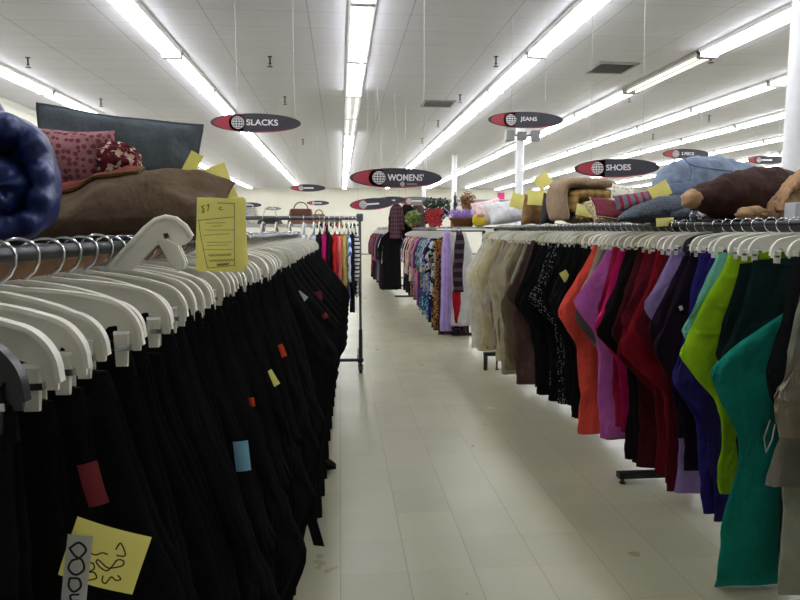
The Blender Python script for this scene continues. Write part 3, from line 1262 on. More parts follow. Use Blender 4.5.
BRN = fab('brown pillow cloth', (98, 80, 62))
bp, bpos = pillow('throw_pillow', BRN, .53, .27, .17, at(130, 209, 1.80), (-60, -3, -4), 'brown pillow with red and gold trimmed edge lying behind the left hanger hooks', seed=5, pinch=.09, wr=.026)
BR = fab('brick red trim', (128, 52, 50))
GOLD = fab('gold braid', (122, 92, 48), 'knit', (70, 48, 24), 2)
b, _ = cushion(.53, .27, .17, 5, .09, off=.004, wr=.026, part=(.0, .56, .60, .80, -1))
b.build('trim_band', BR, bp, sharp=0)['label'] = 'brick red trim band'
pts = [bpos(.01+.55*i/30, .60, -1)+Vector((0, -.004, 0)) for i in range(31)]+[bpos(.56, .60+.2*i/10, -1)+Vector((0, -.004, 0)) for i in range(11)]
b = MB(); b.tube(pts, .007, n=6); b.build('braid', GOLD, bp)['label'] = 'gold braid edging'

# yellow priced form on the brown pillow
def form_strokes():
    L_ = []
    t_ = .0009
    def zz(x, y):
        return ((x-330)/205.0, 1-(y-168)/300.0)
    def ln(*p, w=t_):
        L_.append((w, [zz(*q) for q in p]))
    ln((418, 188), (488, 188), (494, 440), (380, 455), (345, 300), (340, 262), w=.0012)
    ln((335, 262), (490, 242), w=.0012)
    ln((362, 200), (352, 206), (356, 213), (363, 216), (353, 224), (358, 230), (366, 224), w=.002)
    ln((372, 200), (382, 196), (378, 222), w=.002)
    ln((436, 204), (426, 208), (428, 216), (440, 214), w=.0016)
    for (a, c_, d) in ((372, 452, 272), (395, 440, 284), (362, 410, 322), (414, 472, 316), (378, 480, 350), (378, 465, 362), (372, 488, 300), (360, 486, 380)):
        ln((a, d), (d and c_, d-5))
    for (a, c_, d) in ((385, 480, 402), (388, 490, 424), (420, 470, 440)):
        pts = [zz(a+(c_-a)*i/16, d-6*i/16+(5 if i % 2 else -4)) for i in range(17)]
        L_.append((.0014, pts))
    return L_


stick(bp, 'price_ticket', YELLOW, 221, 235, 1.55, .113, .172, -2, .010, form_strokes(), .0012, ink=plain('grey green ink', (70, 70, 50), .7), label='yellow paper price form with ruled lines and handwriting', curvy=False)
stick(bp, 'price_ticket', YELLOW, 240, 232, 1.565, .03, .165, 2, .003, label='second yellow sheet behind the form')

# navy comforter: a puffy quilt rolled up and seen from its end
NAV = fab('navy quilted satin', (32, 48, 108), 'satin')
def spline(pts, m=8):
    path = [Vector(p) for p in pts]
    fine = []
    for i in range(len(path)-1):
        p0, p1, p2, p3 = path[max(0, i-1)], path[i], path[i+1], path[min(len(path)-1, i+2)]
        for q in range(m):
            f = q/m
            fine.append(.5*((2*p1)+(-p0+p2)*f+(2*p0-5*p1+4*p2-p3)*f*f+(-p0+3*p1-3*p2+p3)*f**3))
    fine.append(path[-1])
    return fine


YC = 1.36
cloc = at(2, 240, YC)
cf = tag(empty('comforter', cloc), 'puffy navy blue comforter folded in thick rolls at the left photo edge', 'comforter')


def quilt_roll(name, pts, rad, depth, seed, yoff=0, puff=.05):
    path = spline([((at(px-8, py, YC)-cloc).x, yoff, (at(px, py, YC)-cloc).z) for px, py in pts], 9)
    b = MB()
    rings = []
    for j, p in enumerate(path):
        tg = (path[min(j+1, len(path)-1)]-path[max(j-1, 0)]).normalized()
        nr = Vector((-tg.z, 0, tg.x))
        e = min(1, .35+.65*math.sqrt(min(j, len(path)-1-j)/5.0))
        rr_ = rad*e*(1+puff*math.sin(j*.42+seed))
        ring = []
        for i in range(32):
            w_ = 2*PI*i/32
            ex = math.copysign(abs(math.cos(w_))**.75, math.cos(w_))
            ey = math.copysign(abs(math.sin(w_))**.8, math.sin(w_))
            q = p+nr*(rr_*ey)+Vector((0, depth/2*ex*(1-.06*math.sin(j*.75+seed)), 0))
            d = .013*noise.noise(q*7+Vector((seed, 0, 0)))+.005*noise.noise(q*19)
            ring.append(q+nr*d*ey+Vector((0, -abs(d)*1.5 if ex < 0 else 0, 0)))
        rings.append(ring)
    b.loft(rings)
    return b.build(name, NAV, cf, sharp=0)


quilt_roll('quilt_fold', [(-60, 150), (-30, 138), (5, 136), (32, 143), (44, 168), (45, 196), (38, 220), (10, 228), (-40, 226)], .037, .30, 1)
quilt_roll('quilt_fold', [(-60, 178), (-20, 172), (8, 176), (20, 190), (8, 204), (-30, 204)], .038, .27, 4, -.01)
cf.rotation_euler = (0, 0, math.radians(24))
quilt_roll('quilt_fold', [(-75, 112), (-40, 105), (-14, 108), (-8, 122), (-30, 130)], .036, .24, 7, .05)
WFL = fab('white floral print', (206, 200, 196), 'print', (170, 130, 130), 2, (120, 140, 120))
pillow('throw_pillow', WFL, .22, .2, .12, (-.70, 4.1, SH+.115), (-12, 4, 0), 'small white floral pillow on the left rack beyond the yellow price form', seed=8)
pillow('throw_pillow', fab('tan plaid', (150, 112, 74), 'plaid', (210, 190, 160), 2), .24, .2, .1, (-.72, 3.5, SH+.125), (-25, 30, 0), 'tan plaid pillow leaning on the left rack behind the yellow price form', seed=9)
pillow('throw_pillow', fab('grey blue cloth', (96, 104, 120)), .4, .26, .14, (-.83, 2.75, SH+.15), (8, 2, 5), 'grey blue pillow standing on the left rack behind the slate pillow', seed=10)


# ------------------------------------------------------------------ RIGHT RACK of coloured trousers
RRX, RRZ = 1.95, 1.575
t = tag(empty('clothes_rack', (0, 0, 0)), 'long dark steel clothes rack on the right under the trousers in many colours', 'clothes rack')
b = MB(); b.tube([(RRX, 1.7, RRZ), (RRX, 8.1, RRZ)], .0125, n=12); b.build('rail', STEEL, t)
b = MB(); b.box(2.005, 2.7, 1.7, 8.1, 1.535, 1.583); b.build('top_shelf', SHELF, t, smooth=False)
for q, yy in enumerate((1.9, 3.64, 6.86, 8.05)):
    b = MB(); b.box(2.30, 2.34, yy-.02, yy+.02, .05, 1.54); b.box(RRX, 2.32, yy-.01, yy+.01, RRZ-.012-.03, RRZ+.0-.005)
    b.build('post', STEEL, t, smooth=False)
    x0 = 1.68 if q < 3 else 1.9
    b = MB(); b.box(x0 if q != 2 else 1.57, 2.7, yy-.025, yy+.025, .035 if q != 2 else .16, .07 if q != 2 else .2)
    b.build('foot', BLKMET, t, smooth=False)
    b = MB()
    if q == 2:
        b.box(1.57, 1.61, yy-.02, yy+.02, 0, .2)
    b.lathe([(.02, 0), (.02, .01), (.01, .015), (.01, .04 if q != 2 else .16)], (x0+.03 if q != 2 else 1.72, yy, 0), 10)
    b.lathe([(.02, 0), (.02, .01), (.01, .015), (.01, .04 if q != 2 else .16)], (2.66, yy, 0), 10)
    b.build('foot_leveller', BLKMET, t, smooth=False)

# (colour name, fabric, Y, tip reach, tip depth, length, label)
def RP(y, name, rgb, label, tip=.36, tz=.42, L=1.38, hem=.12, hw=.22, kind='plain', cat='trousers', group=None, outer=None, inner=None, rgb2=None, sc=1, drop=0, a=None, nm='trousers', flap=False, wr=.016, hang='w', t_=.02, x=0):
    RPL.append(dict(y=y, name=name, rgb=rgb, label=label, tip=tip, tz=tz, L=L, hem=hem, hw=hw, kind=kind, cat=cat, group=group, outer=outer, inner=inner, rgb2=rgb2, sc=sc, drop=drop, a=a, nm=nm, flap=flap, wr=wr, hang=hang, t=t_, x=x))


RPL = []
RP(2.02, 'tweed', (70, 68, 62), 'dark grey tweed trousers at the right edge, nearest the camera', tip=.30, tz=.48, L=.98, hem=.2)
RP(2.11, 'grey corduroy', (150, 140, 122), 'grey corduroy trousers with pockets at right edge, their corner towards the teal pair', tip=.38, tz=.48, kind='cord', L=.64, hem=.33, hw=.28, flap=True)
RP(2.20, 'stone grey', (136, 132, 122), 'stone grey trousers with a low corner behind the grey corduroy pair', tip=.32, tz=.70, L=.85, hem=.31, kind='cord')
RP(2.28, 'grey green', (150, 152, 136), 'pale grey green trousers with a long leg at the lower right edge', tip=.24, tz=.55, hem=.19, hw=.16, L=1.38)
RP(2.36, 'charcoal', (30, 32, 36), 'charcoal trousers hanging just in front of the teal pair', tip=.25, tz=.5, hem=.14)
RP(2.46, 'teal', (18, 128, 112), 'bright teal trousers slipping low so they nearly reach the floor, right foreground', L=1.29, drop=.15,
   outer=[(.02, .02), (0, .04), (-.06, .10), (-.2, .31), (-.31, .425), (-.335, .43), (-.44, .38), (-.58, .295), (-.66, .285), (-.9, .325), (-1.29, .355)],
   inner=[(.02, -.18), (0, -.18), (-.6, -.1), (-1.29, 0.05)], flap=True)
RP(2.60, 'bottle green', (16, 44, 42), 'dark bottle green trousers between the lime and teal pairs', tip=.30, tz=.46)
RP(2.68, 'deep green', (14, 34, 34), 'nearly black deep green trousers right behind the lime pair', tip=.28, tz=.42)
RP(2.76, 'lime', (150, 196, 24), 'bright lime green trousers with three stitched tabs', tip=.40, tz=.46, L=1.15, hem=.15, hw=.20, flap='tabs', wr=.012)
RP(2.85, 'mint', (120, 190, 176), 'pale mint trousers peeking out left of the lime pair', tip=.34, tz=.36, L=.60, hem=.15)
RP(2.93, 'indigo', (44, 34, 108), 'indigo blue trousers beside the lime pair', tip=.33, tz=.62, L=1.40, hem=.09)
RP(3.01, 'violet blue', (48, 40, 120), 'violet blue trousers second from the lime pair', tip=.30, tz=.62, L=1.36, hem=.10)
RP(3.09, 'aubergine', (34, 18, 36), 'aubergine trousers between violet blue and lavender pairs', tip=.37, tz=.47, L=1.15, hem=.17)
RP(3.17, 'dark purple', (38, 22, 42), 'dark purple trousers next to the aubergine pair', tip=.36, tz=.38, L=1.0, hem=.18)
RP(3.26, 'lavender', (158, 134, 190), 'lavender trousers with a thin strip showing among the dark red ones', tip=.345, tz=.30, L=1.36, hem=.10)
RP(3.34, 'burgundy', (84, 12, 26), 'burgundy trousers just left of the lavender pair', tip=.33, tz=.4, kind='velvet')
RP(3.42, 'crimson', (134, 16, 32), 'crimson trousers, brightest of the dark reds, long leg near the floor', tip=.37, tz=.56, L=1.40, hem=.06)
RP(3.50, 'wine', (92, 14, 30), 'wine red velvet trousers with a pink ticket on them', tip=.37, tz=.40, kind='velvet', L=.9)
RP(3.58, 'dark red', (110, 14, 28), 'dark red trousers second left of the wine velvet pair', tip=.35, tz=.60, L=1.40, hem=.05)
RP(3.66, 'maroon', (70, 14, 24), 'maroon velvet trousers beside the black pair with a tag', tip=.33, tz=.5, kind='velvet')
RP(3.75, 'black a', (16, 14, 18), 'black trousers with a pale tag between maroon and magenta pairs', tip=.40, tz=.5)
RP(3.84, 'plum black', (26, 16, 24), 'plum black trousers just right of the magenta pair', tip=.31, tz=.36)
RP(3.93, 'magenta', (186, 22, 92), 'magenta pink trousers right of the orchid pair', tip=.33, tz=.5, L=1.22)
RP(4.01, 'raspberry', (150, 20, 60), 'raspberry red trousers half hidden between magenta and orchid pairs', tip=.28, tz=.4, L=1.2)
RP(4.10, 'orchid', (190, 98, 176), 'orchid pink trousers with the seat pointing into the aisle', tip=.41, tz=.34, L=1.32, hem=.19, hw=.19)
RP(4.19, 'grey', (112, 108, 104), 'mid grey trousers tucked behind the orchid pair', tip=.37, tz=.47, L=1.36, hem=.12)
RP(4.27, 'beige', (178, 164, 138), 'beige trousers left of the orchid pair', tip=.33, tz=.35, L=1.2)
RP(4.36, 'coral', (226, 82, 66), 'coral orange trousers left of the orchid pair', tip=.44, tz=.46, L=1.38, hem=.24, hw=.18)
BL = 'black trousers in the dark middle run of the right rack'
y = 4.45
i = 0
while y < 5.72:
    sp = {5: 1, 6: 1}.get(i)
    if i in (8, 10):
        RP(y, 'polka', (16, 15, 18), ('black and white spotted trousers in the right rack, nearer pair' if i == 8 else 'black and white spotted trousers in the right rack, beside the brown pair'), kind='dots', rgb2=(150, 150, 154), tip=.39 if i == 8 else .30, tz=.45, sc=1.5)
    elif i == 4:
        RP(y, 'black b%d' % (i % 3), (14, 14, 14), 'black trousers with a small yellow tag in the right rack', tip=.36, tz=.45, L=1.36)
    else:
        RP(y, 'black b%d' % (i % 3), [(12, 12, 13), (20, 19, 20), (14, 13, 17)][i % 3], BL, group='black trousers on the right rack', tip=rnd.uniform(.31, .40), tz=rnd.uniform(.36, .6), L=rnd.uniform(1.28, 1.38), hem=rnd.uniform(.10, .2))
    y += rnd.uniform(.078, .098)
    i += 1
RP(5.82, 'mauve brown', (92, 66, 62), 'mauve brown trousers at the end of the black run', tip=.36, tz=.7, L=1.36, hem=.3)
RP(5.93, 'chocolate', (80, 60, 56), 'chocolate brown trousers behind the mauve brown pair', tip=.38, tz=.5, L=1.3)
TANS = [('sage', (158, 156, 136)), ('dark khaki', (110, 98, 76)), ('olive tan', (134, 122, 96)), ('pale khaki', (176, 166, 138)), ('taupe', (124, 110, 92)),
        ('sand', (190, 178, 148)), ('khaki', (146, 130, 100)), ('stone', (166, 160, 144)), ('mushroom', (140, 126, 108)), ('putty', (184, 176, 158)),
        ('light olive', (150, 144, 112)), ('buff', (196, 182, 144)), ('straw', (206, 194, 150)), ('oatmeal', (200, 192, 174)), ('tan', (168, 150, 118)),
        ('ecru', (208, 202, 184)), ('pale yellow', (220, 210, 164)), ('ivory', (216, 212, 200)), ('off white', (222, 220, 212)), ('white', (228, 227, 222))]
y = 6.03
for i, (nm_, c_) in enumerate(TANS):
    prev = 'chocolate brown' if i == 0 else TANS[i-1][0]
    RP(y, nm_, c_, '%s trousers hanging next beyond the %s pair on the right rack' % (nm_, prev) if i < len(TANS)-1 else 'white trousers at the far end of the right rack, last in the row',
       tip=(rnd.uniform(.26, .36), rnd.uniform(.38, .48))[i % 2] if i < 16 else rnd.uniform(.36, .45), tz=rnd.uniform(.28, .68), L=rnd.uniform(1.05, 1.36) if i not in (0, 3, 17, 18) else 1.37, hem=rnd.uniform(.22, .34), wr=.011)
    y += rnd.uniform(.085, .105)

RT = {}
blackproto = {}
for i, d in enumerate(RPL):
    m = fab(d['name'], d['rgb'], d['kind'], d['rgb2'], d['sc'])
    Lc = min(d['L'], RRZ-.138-.075-d['drop']+(.055 if d['drop'] else 0))
    key = d['name'] if d['group'] else None
    side = 1
    o, P = make_pants('trousers', 300+i, m, tip=d['tip'], tz=d['tz'], L=Lc, hem=d['hem'], hw=d['hw'], t=d['t'], wr=d['wr'],
                      outer=d['outer'], inner=d['inner'], pockets=d['flap'] != 'tabs' and d['drop'] == 0, side=1, waist_t=.008, band=d['drop'] == 0, loops=d['y'] < 4.4)
    if d['flap'] == 'tabs':
        for (z0, f0) in ((-.10, .55), (-.235, .6), (-.36, .62)):
            P.patch(1, f0, .96, z0, z0-.022, lift=.004).build('stitched_tab', m, o, sharp=0)
    elif d['flap']:
        P.patch(1, .42, .8, -.33, -.48, lift=.003).build('side_pocket', m, o, sharp=0)
    a = PI+(.20*noise.noise(Vector((d['y']*1.9, 1, 8)))+rnd.uniform(-.05, .05) if d['a'] is None else d['a'])
    dz = rnd.uniform(-.008, .012)
    o.location = (RRX-d['x'], d['y'], RRZ-.138+dz-d['drop'])
    o.rotation_euler = (0, 0, a)
    tag(o, d['label'], d['cat'], d['group'])
    RT[d['name']] = o
    RT[round(d['y'], 2)] = o
    u_ = rnd.random()
    if d['name'] == 'dark purple':
        put(hang_b, (RRX, d['y'], RRZ), a, 'black plastic clip hanger on the right rack among white ones', 'hanger', None)
    else:
        cr = u_ < .15
        put(hang_c if cr else HW[rnd.choice((0, 0, 1, 2))], (RRX, d['y'], RRZ+dz*.3), a+rnd.uniform(-.06, .06), ('yellowed cream' if cr else 'white')+' plastic clip hanger on the right rack holding trousers', 'hanger', ('cream' if cr else 'white')+' hangers on the right rack')


def rtag(o, px, py, wpx, hpx, ang, mat, nm, label):
    y = o.location.y-.04
    stick(o, nm, mat, px, py, y, wpx*y/640, hpx*y/640, ang, .003, label=label)


rtag(RT['wine'], 657, 293, 11, 11, 15, PINKP, 'price_ticket', 'pink paper ticket')
rtag(RT['black a'], 631, 299, 8, 9, -25, WHITEP, 'size_tag', 'pale paper tag')
rtag(RT['magenta'], 626, 298, 13, 11, 10, PINKP, 'price_ticket', 'pink paper ticket')
yb = [d for d in RPL if 'small yellow tag' in d['label']][0]['y']
rtag(RT[round(yb, 2)], 565, 276, 8, 11, 30, YELLOW, 'size_tag', 'yellow paper tag')
rtag(RT['aubergine'], 681, 308, 4, 5, 20, WHITEP, 'size_tag', 'white paper tag')
# drawstring of the grey corduroy pair
g = RT['grey corduroy']
M = W2L(g)
b = MB()
b.tube([M @ at(px, py, 2.12) for (px, py) in ((770, 420), (764, 438), (766, 452), (772, 440), (775, 424))], .0025, n=6)
b.build('drawstring', fab('grey cord', (150, 146, 134)), g)

# ------------------------------------------------------------------ pile on top of the right rack
SR = 1.585


def blob(rings_pts, n=20, mat=None, name='', par=None, seed=0, wr=.0, nf=8):
    """loft of (centre, ry, rz) rings along x with wrinkles"""
    b = MB()
    rings = []
    for (x, yc, z, ry, rz, tw) in rings_pts:
        ring = []
        n = 44
        for i in range(n):
            w_ = 2*PI*i/n
            p = Vector((x+tw*math.sin(w_), yc+ry*math.cos(w_), z+rz*math.sin(w_)))
            q = wr*(noise.noise(p*nf+Vector((seed, 0, 0)))+.6*noise.noise(p*nf*2.3)+.35*noise.noise(p*nf*5.1))
            p += Vector((.3*q, q*math.cos(w_), q*math.sin(w_)))
            ring.append(p)
        rings.append(ring)
    b.loft(rings)
    return b.build(name, mat, par, sharp=0)


def smooth_path(keys, m=12):
    out = []
    for a_, b_ in zip(keys, keys[1:]):
        for q in range(m):
            f = q/m
            f = f*f*(3-2*f)*.5+f*.5
            out.append(tuple(x+(y-x)*f for x, y in zip(a_, b_)))
    out.append(keys[-1])
    return out


def local(px, py, Y, loc):
    p = at(px, py, Y)-Vector(loc)
    return p


# tan quilt folded in a U around a plaid blanket
TANQ = fab('tan quilt', (176, 150, 124), 'fuzz', scale=1.5)
PLQ = fab('gold plaid wool', (166, 136, 78), 'plaid', (120, 92, 58), 1.3)
GRYQ = fab('grey blanket', (84, 84, 92), 'fuzz')
Yq = 5.75
loc = at(580, 224, Yq); loc.z = SR
t = tag(empty('folded_quilt', loc), 'tan quilt folded over a gold plaid blanket on the right rack below the SHOES sign', 'quilt')


def folded(name, pts, rad, depth, mat, par, seed=0):
    b = MB()
    rings = []
    path = [Vector(p) for p in pts]
    # resample smoothly
    fine = []
    for i in range(len(path)-1):
        p0, p1, p2, p3 = path[max(0, i-1)], path[i], path[i+1], path[min(len(path)-1, i+2)]
        for q in range(6):
            f = q/6
            fine.append(.5*((2*p1)+(-p0+p2)*f+(2*p0-5*p1+4*p2-p3)*f*f+(-p0+3*p1-3*p2+p3)*f**3))
    fine.append(path[-1])
    for j, p in enumerate(fine):
        tg = (fine[min(j+1, len(fine)-1)]-fine[max(j-1, 0)]).normalized()
        nr = Vector((-tg.z, 0, tg.x))
        e = min(1, (.45+.55*min(j, len(fine)-1-j)/2.0))
        ring = []
        for i in range(24):
            w_ = 2*PI*i/24
            ex = math.copysign(abs(math.cos(w_))**.45, math.cos(w_))
            ey = math.copysign(abs(math.sin(w_))**.9, math.sin(w_))
            rr_ = rad*(e+.12*noise.noise(Vector((j*.35+seed, ex*2, ey*2))))
            ring.append(p+nr*(rr_*ey)+Vector((0, depth/2*ex, 0)))
        rings.append(ring)
    b.loft(rings)
    return b.build(name, mat, par, sharp=0)


def Lq(px, py):
    p = at(px, py, Yq)-loc
    return (p.x, 0, max(p.z, .02))


folded('outer_fold', [Lq(560, 220), Lq(557, 206), Lq(557, 192), Lq(563, 184), Lq(580, 184), Lq(606, 185)], .05, .44, TANQ, t, 1)
folded('plaid_layer', [Lq(567, 213), Lq(567, 202), Lq(572, 196), Lq(590, 195.5), Lq(609, 197)], .062, .40, PLQ, t, 4)['label'] = 'gold plaid woollen layer'
folded('grey_layer', [Lq(568, 211), Lq(585, 207), Lq(609, 207)], .060, .38, GRYQ, t, 7)['label'] = 'grey blanket layer'
folded('tan_layer', [Lq(569, 219), Lq(585, 218), Lq(606, 218)], .045, .42, fab('floral tapestry', (150, 130, 92), 'print', (196, 176, 130), 2, (96, 84, 60)), t, 9)['label'] = 'floral tapestry layer at the bottom'
stick(t, 'price_ticket', YELLOW, 587, 211, Yq-.25, .20, .10, -10, .01, label='yellow paper ticket')
stick(t, 'price_ticket', YELLOW, 543, 181, Yq-.1, .14, .12, 38, .008, label='yellow paper ticket standing on its corner')

# patchwork pillow with two tickets
PATCH = fab('tan patchwork', (150, 116, 76), 'plaid', (112, 84, 60), .7)
pp_, _ = pillow('throw_pillow', PATCH, .24, .33, .2, at(533, 207, 6.7)+Vector((0, 0, -.03)), (8, 2, 10), 'tan patchwork pillow with two yellow tickets, left of the folded tan quilt', seed=12)
stick(pp_, 'price_ticket', YELLOW, 537, 198, 6.55, .2, .15, -4, .008, label='yellow paper ticket')
stick(pp_, 'price_ticket', YELLOW, 517, 201, 6.55, .14, .15, -14, .008, label='yellow paper ticket')
pillow('throw_pillow', fab('charcoal cushion', (58, 56, 60)), .14, .32, .2, at(549, 208, 6.3)+Vector((0, 0, -.012)), (5, 3, 0), 'narrow charcoal pillow wedged between patchwork pillow and tan quilt', seed=13)
pillow('bed_pillow', fab('white pillowcase', (216, 216, 220)), .54, .32, .2, at(504, 215, 7.7)+Vector((.06, 0, .04)), (-42, -10, 0), 'white bed pillow at the far end of the right rack', seed=14)
FLC = fab('floral tapestry cushion', (170, 156, 120), 'print', (128, 108, 80), 2.4, (206, 196, 160))
pillow('throw_pillow', FLC, .44, .3, .14, at(612, 213, 5.0)+Vector((.06, .1, .02)), (-55, -4, 0), 'floral tapestry pillow between the tan quilt and grey knit bundle', seed=15)
MARC = fab('maroon cushion', (112, 46, 58))
pillow('throw_pillow', MARC, .30, .24, .09, at(611, 210, 4.75), (-52, 10, 0), 'maroon pillow with cream piping lying on the floral pillow', seed=16, pip=fab('cream piping', (196, 184, 150)))
pillow('throw_pillow', fab('cream lace', (214, 208, 190), 'lace', (232, 228, 214), .7), .2, .26, .1, at(621, 200, 5.3), (5, 6, 0), 'cream lace pillow standing under the right end of the SHOES sign', seed=17)
pillow('throw_pillow', fab('red and navy stripe', (108, 112, 128), 'vstripe', (140, 44, 60), .6), .34, .13, .10, at(636, 201, 4.7), (-20, -8, 0), 'grey and red striped pillow peeking over the grey knit bundle', seed=18)

# grey knit bundle
KNIT = fab('grey chunky knit', (98, 106, 118), 'knit', (36, 40, 46), 1.2)
Yk = 3.86
loc = at(655, 222, Yk); loc.z = SR
t = tag(empty('knit_bundle', loc), 'grey chunky knit bundle lying on the right rack in front of the blue denim', 'knitwear')


def LK(px, py, Y, l):
    return at(px, py, Y)-l


keys = []
for (px, top, bot, ry) in ((618, 216, 222, .03), (630, 209, 223, .10), (645, 202, 224, .13), (660, 197, 224, .15), (678, 195, 222, .15), (692, 200, 220, .12), (699, 208, 216, .05)):
    a_, b_ = LK(px, top, Yk, loc), LK(px, bot, Yk, loc)
    zt, zb = a_.z, max(.002, b_.z)
    keys.append((a_.x, 0, (zt+zb)/2, ry, (zt-zb)/2, 0))
blob(smooth_path(keys), 26, KNIT, 'knit_roll', t, 3, .012)
blob(smooth_path([(keys[3][0], -.10, .05, .05, .03, 0), (keys[4][0], -.12, .06, .07, .05, 0), (keys[5][0], -.11, .05, .07, .045, 0), (keys[6][0], -.09, .03, .03, .025, 0)]), 18, KNIT, 'knit_fold', t, 5, .01)
stick(t, 'price_ticket', YELLOW, 665, 222, Yk-.2, .11, .05, 3, .004, label='yellow paper ticket')

# blue denim bundle
DEN = fab('pale denim', (140, 154, 178), 'fuzz', scale=3)
DEND = fab('mid denim', (98, 112, 140), 'fuzz', scale=3)
Yd = 4.1
loc = at(715, 222, Yd+.25); loc.z = SR
t = tag(empty('denim_bundle', loc), 'pale blue denim bundle piled high behind the brown coat', 'denim')
keys = []
for (px, top, bot, ry) in ((654, 184, 196, .05), (660, 174, 204, .13), (670, 163, 212, .17), (685, 157, 222, .2), (705, 155.5, 224, .22), (730, 161, 224, .22), (755, 168, 224, .2), (775, 176, 224, .14), (784, 190, 220, .06)):
    a_, b_ = LK(px, top, Yd+.25, loc), LK(px, bot, Yd+.25, loc)
    zt, zb = a_.z, max(.004, b_.z)
    keys.append((a_.x, 0, (zt+zb)/2, ry, (zt-zb)/2, 0))
blob(smooth_path(keys), 30, DEN, 'denim_roll', t, 8, .026, 6)
# folded leg in front and seams
keys2 = []
for (px, top, bot, ry) in ((664, 190, 204, .03), (672, 184, 210, .08), (690, 182, 216, .1), (715, 186, 222, .1), (740, 194, 224, .06)):
    a_, b_ = LK(px, top, Yd+.02, loc), LK(px, bot, Yd+.02, loc)
    zt, zb = a_.z, max(.004, b_.z)
    keys2.append((a_.x, -.20, (zt+zb)/2, ry, (zt-zb)/2, 0))
blob(smooth_path(keys2), 20, DEND, 'folded_leg', t, 9, .014)['label'] = 'darker folded denim leg'
b = MB()
sm = [LK(px, py, Y_, loc) for (px, py, Y_) in ((684, 158, 4.12), (689, 164, 4.06), (700, 167, 4.04), (722, 170, 4.03), (748, 174, 4.05))]
b.tube(sm, .006, n=6)
sm = [LK(px, py, Y_, loc) for (px, py, Y_) in ((689, 163, 4.06), (692, 172, 4.04), (690, 180, 4.02))]
b.tube(sm, .006, n=6)
b.build('stitched_seam', fab('seam denim', (112, 128, 158)), t)
stick(t, 'price_ticket', YELLOW, 660, 191, 4.0, .135, .10, 28, .006, label='yellow paper ticket')

# brown coat with tan fleece
COAT = fab('dark brown suede', (70, 48, 44), 'fuzz', scale=1.5)
FLE = fab('tan fleece', (190, 152, 116), 'fuzz', scale=.8)
Yc = 3.3
loc = at(742, 222, Yc); loc.z = SR
t = tag(empty('coat', loc), 'dark brown coat with tan fleece trim bundled on the right rack', 'coat')
keys = []
for (px, top, bot, ry) in ((692, 191, 204, .05), (700, 182, 211, .10), (715, 177, 217, .13), (735, 171, 222, .16), (755, 168, 223, .17), (775, 168, 223, .17), (795, 172, 223, .15), (812, 182, 222, .1)):
    a_, b_ = LK(px, top, Yc, loc), LK(px, bot, Yc, loc)
    zt, zb = a_.z, max(.004, b_.z)
    keys.append((a_.x, 0, (zt+zb)/2, ry, (zt-zb)/2, 0))
blob(smooth_path(keys), 30, COAT, 'coat_body', t, 11, .024, 8)


def cuff(px, py, Y, rx_, rz_, nm, mat=FLE, ry=.05, hole=True):
    c_ = LK(px, py, Y, loc)
    b = MB()
    rings = []
    for (s_, dy) in ((.5, .06), (.9, .04), (1.0, .01), (.97, -.015), (.86, -.035), (.66, -.047), (.4, -.053), (.12, -.055)):
        rings.append([c_+Vector((rx_*s_*math.cos(2*PI*i/20)*(1+.10*math.sin(2.2*i+px)), dy+.012*noise.noise(Vector((i*.6, s_*4, px))), rz_*s_*math.sin(2*PI*i/20)*(1+.10*math.sin(1.7*i+1+py)))) for i in range(20)])
    b.loft(rings)
    return b.build(nm, mat, t, sharp=0)


cuff(692, 199, 3.24, .045, .05, 'fleece_cuff')['label'] = 'tan fleece cuff'
cuff(752, 214, 3.12, .075, .042, 'fleece_cuff')['label'] = 'tan fleece cuff'
ks = []
for (px, py, rr_) in ((778, 206, .03), (780, 196, .045), (788, 186, .05), (797, 178, .055), (808, 172, .05)):
    p = LK(px, py, 3.05, loc)
    ks.append((p.x, p.y, p.z, rr_, rr_*.9, rr_*.3))
blob(smooth_path(ks), 18, FLE, 'fleece_collar', t, 13, .03, 12)['label'] = 'tan fleece collar'
ks = []
for (px, top, bot) in ((774, 202, 218), (780, 195, 220), (792, 190, 221), (806, 190, 221), (816, 200, 216)):
    a_, b_ = LK(px, top, 3.08, loc), LK(px, bot, 3.08, loc)
    ks.append((a_.x, a_.y, (a_.z+max(.004, b_.z))/2, .07, (a_.z-max(.004, b_.z))/2, 0))
blob(smooth_path(ks), 18, FLE, 'fleece_lining', t, 17, .028, 10)['label'] = 'turned back tan fleece lining'
pillow('throw_pillow', fab('black and white tweed', (70, 70, 76), 'print', (190, 190, 194), 2.6, (30, 30, 34)), .5, .2, .12, at(722, 215, 3.72)+Vector((0, 0, .02)), (-60, 0, 0), 'black and white flecked pillow under the brown coat', seed=21)
b = MB(); b.box(-.05, .05, -.04, .04, 0, .09); 
o = b.build('paper_packet', WHITEP, smooth=False, bevel=.006)
o.location = at(799, 218, 2.9); o.location.z = SR
tag(o, 'white paper packet at the right edge beside the tan fleece', 'packet')


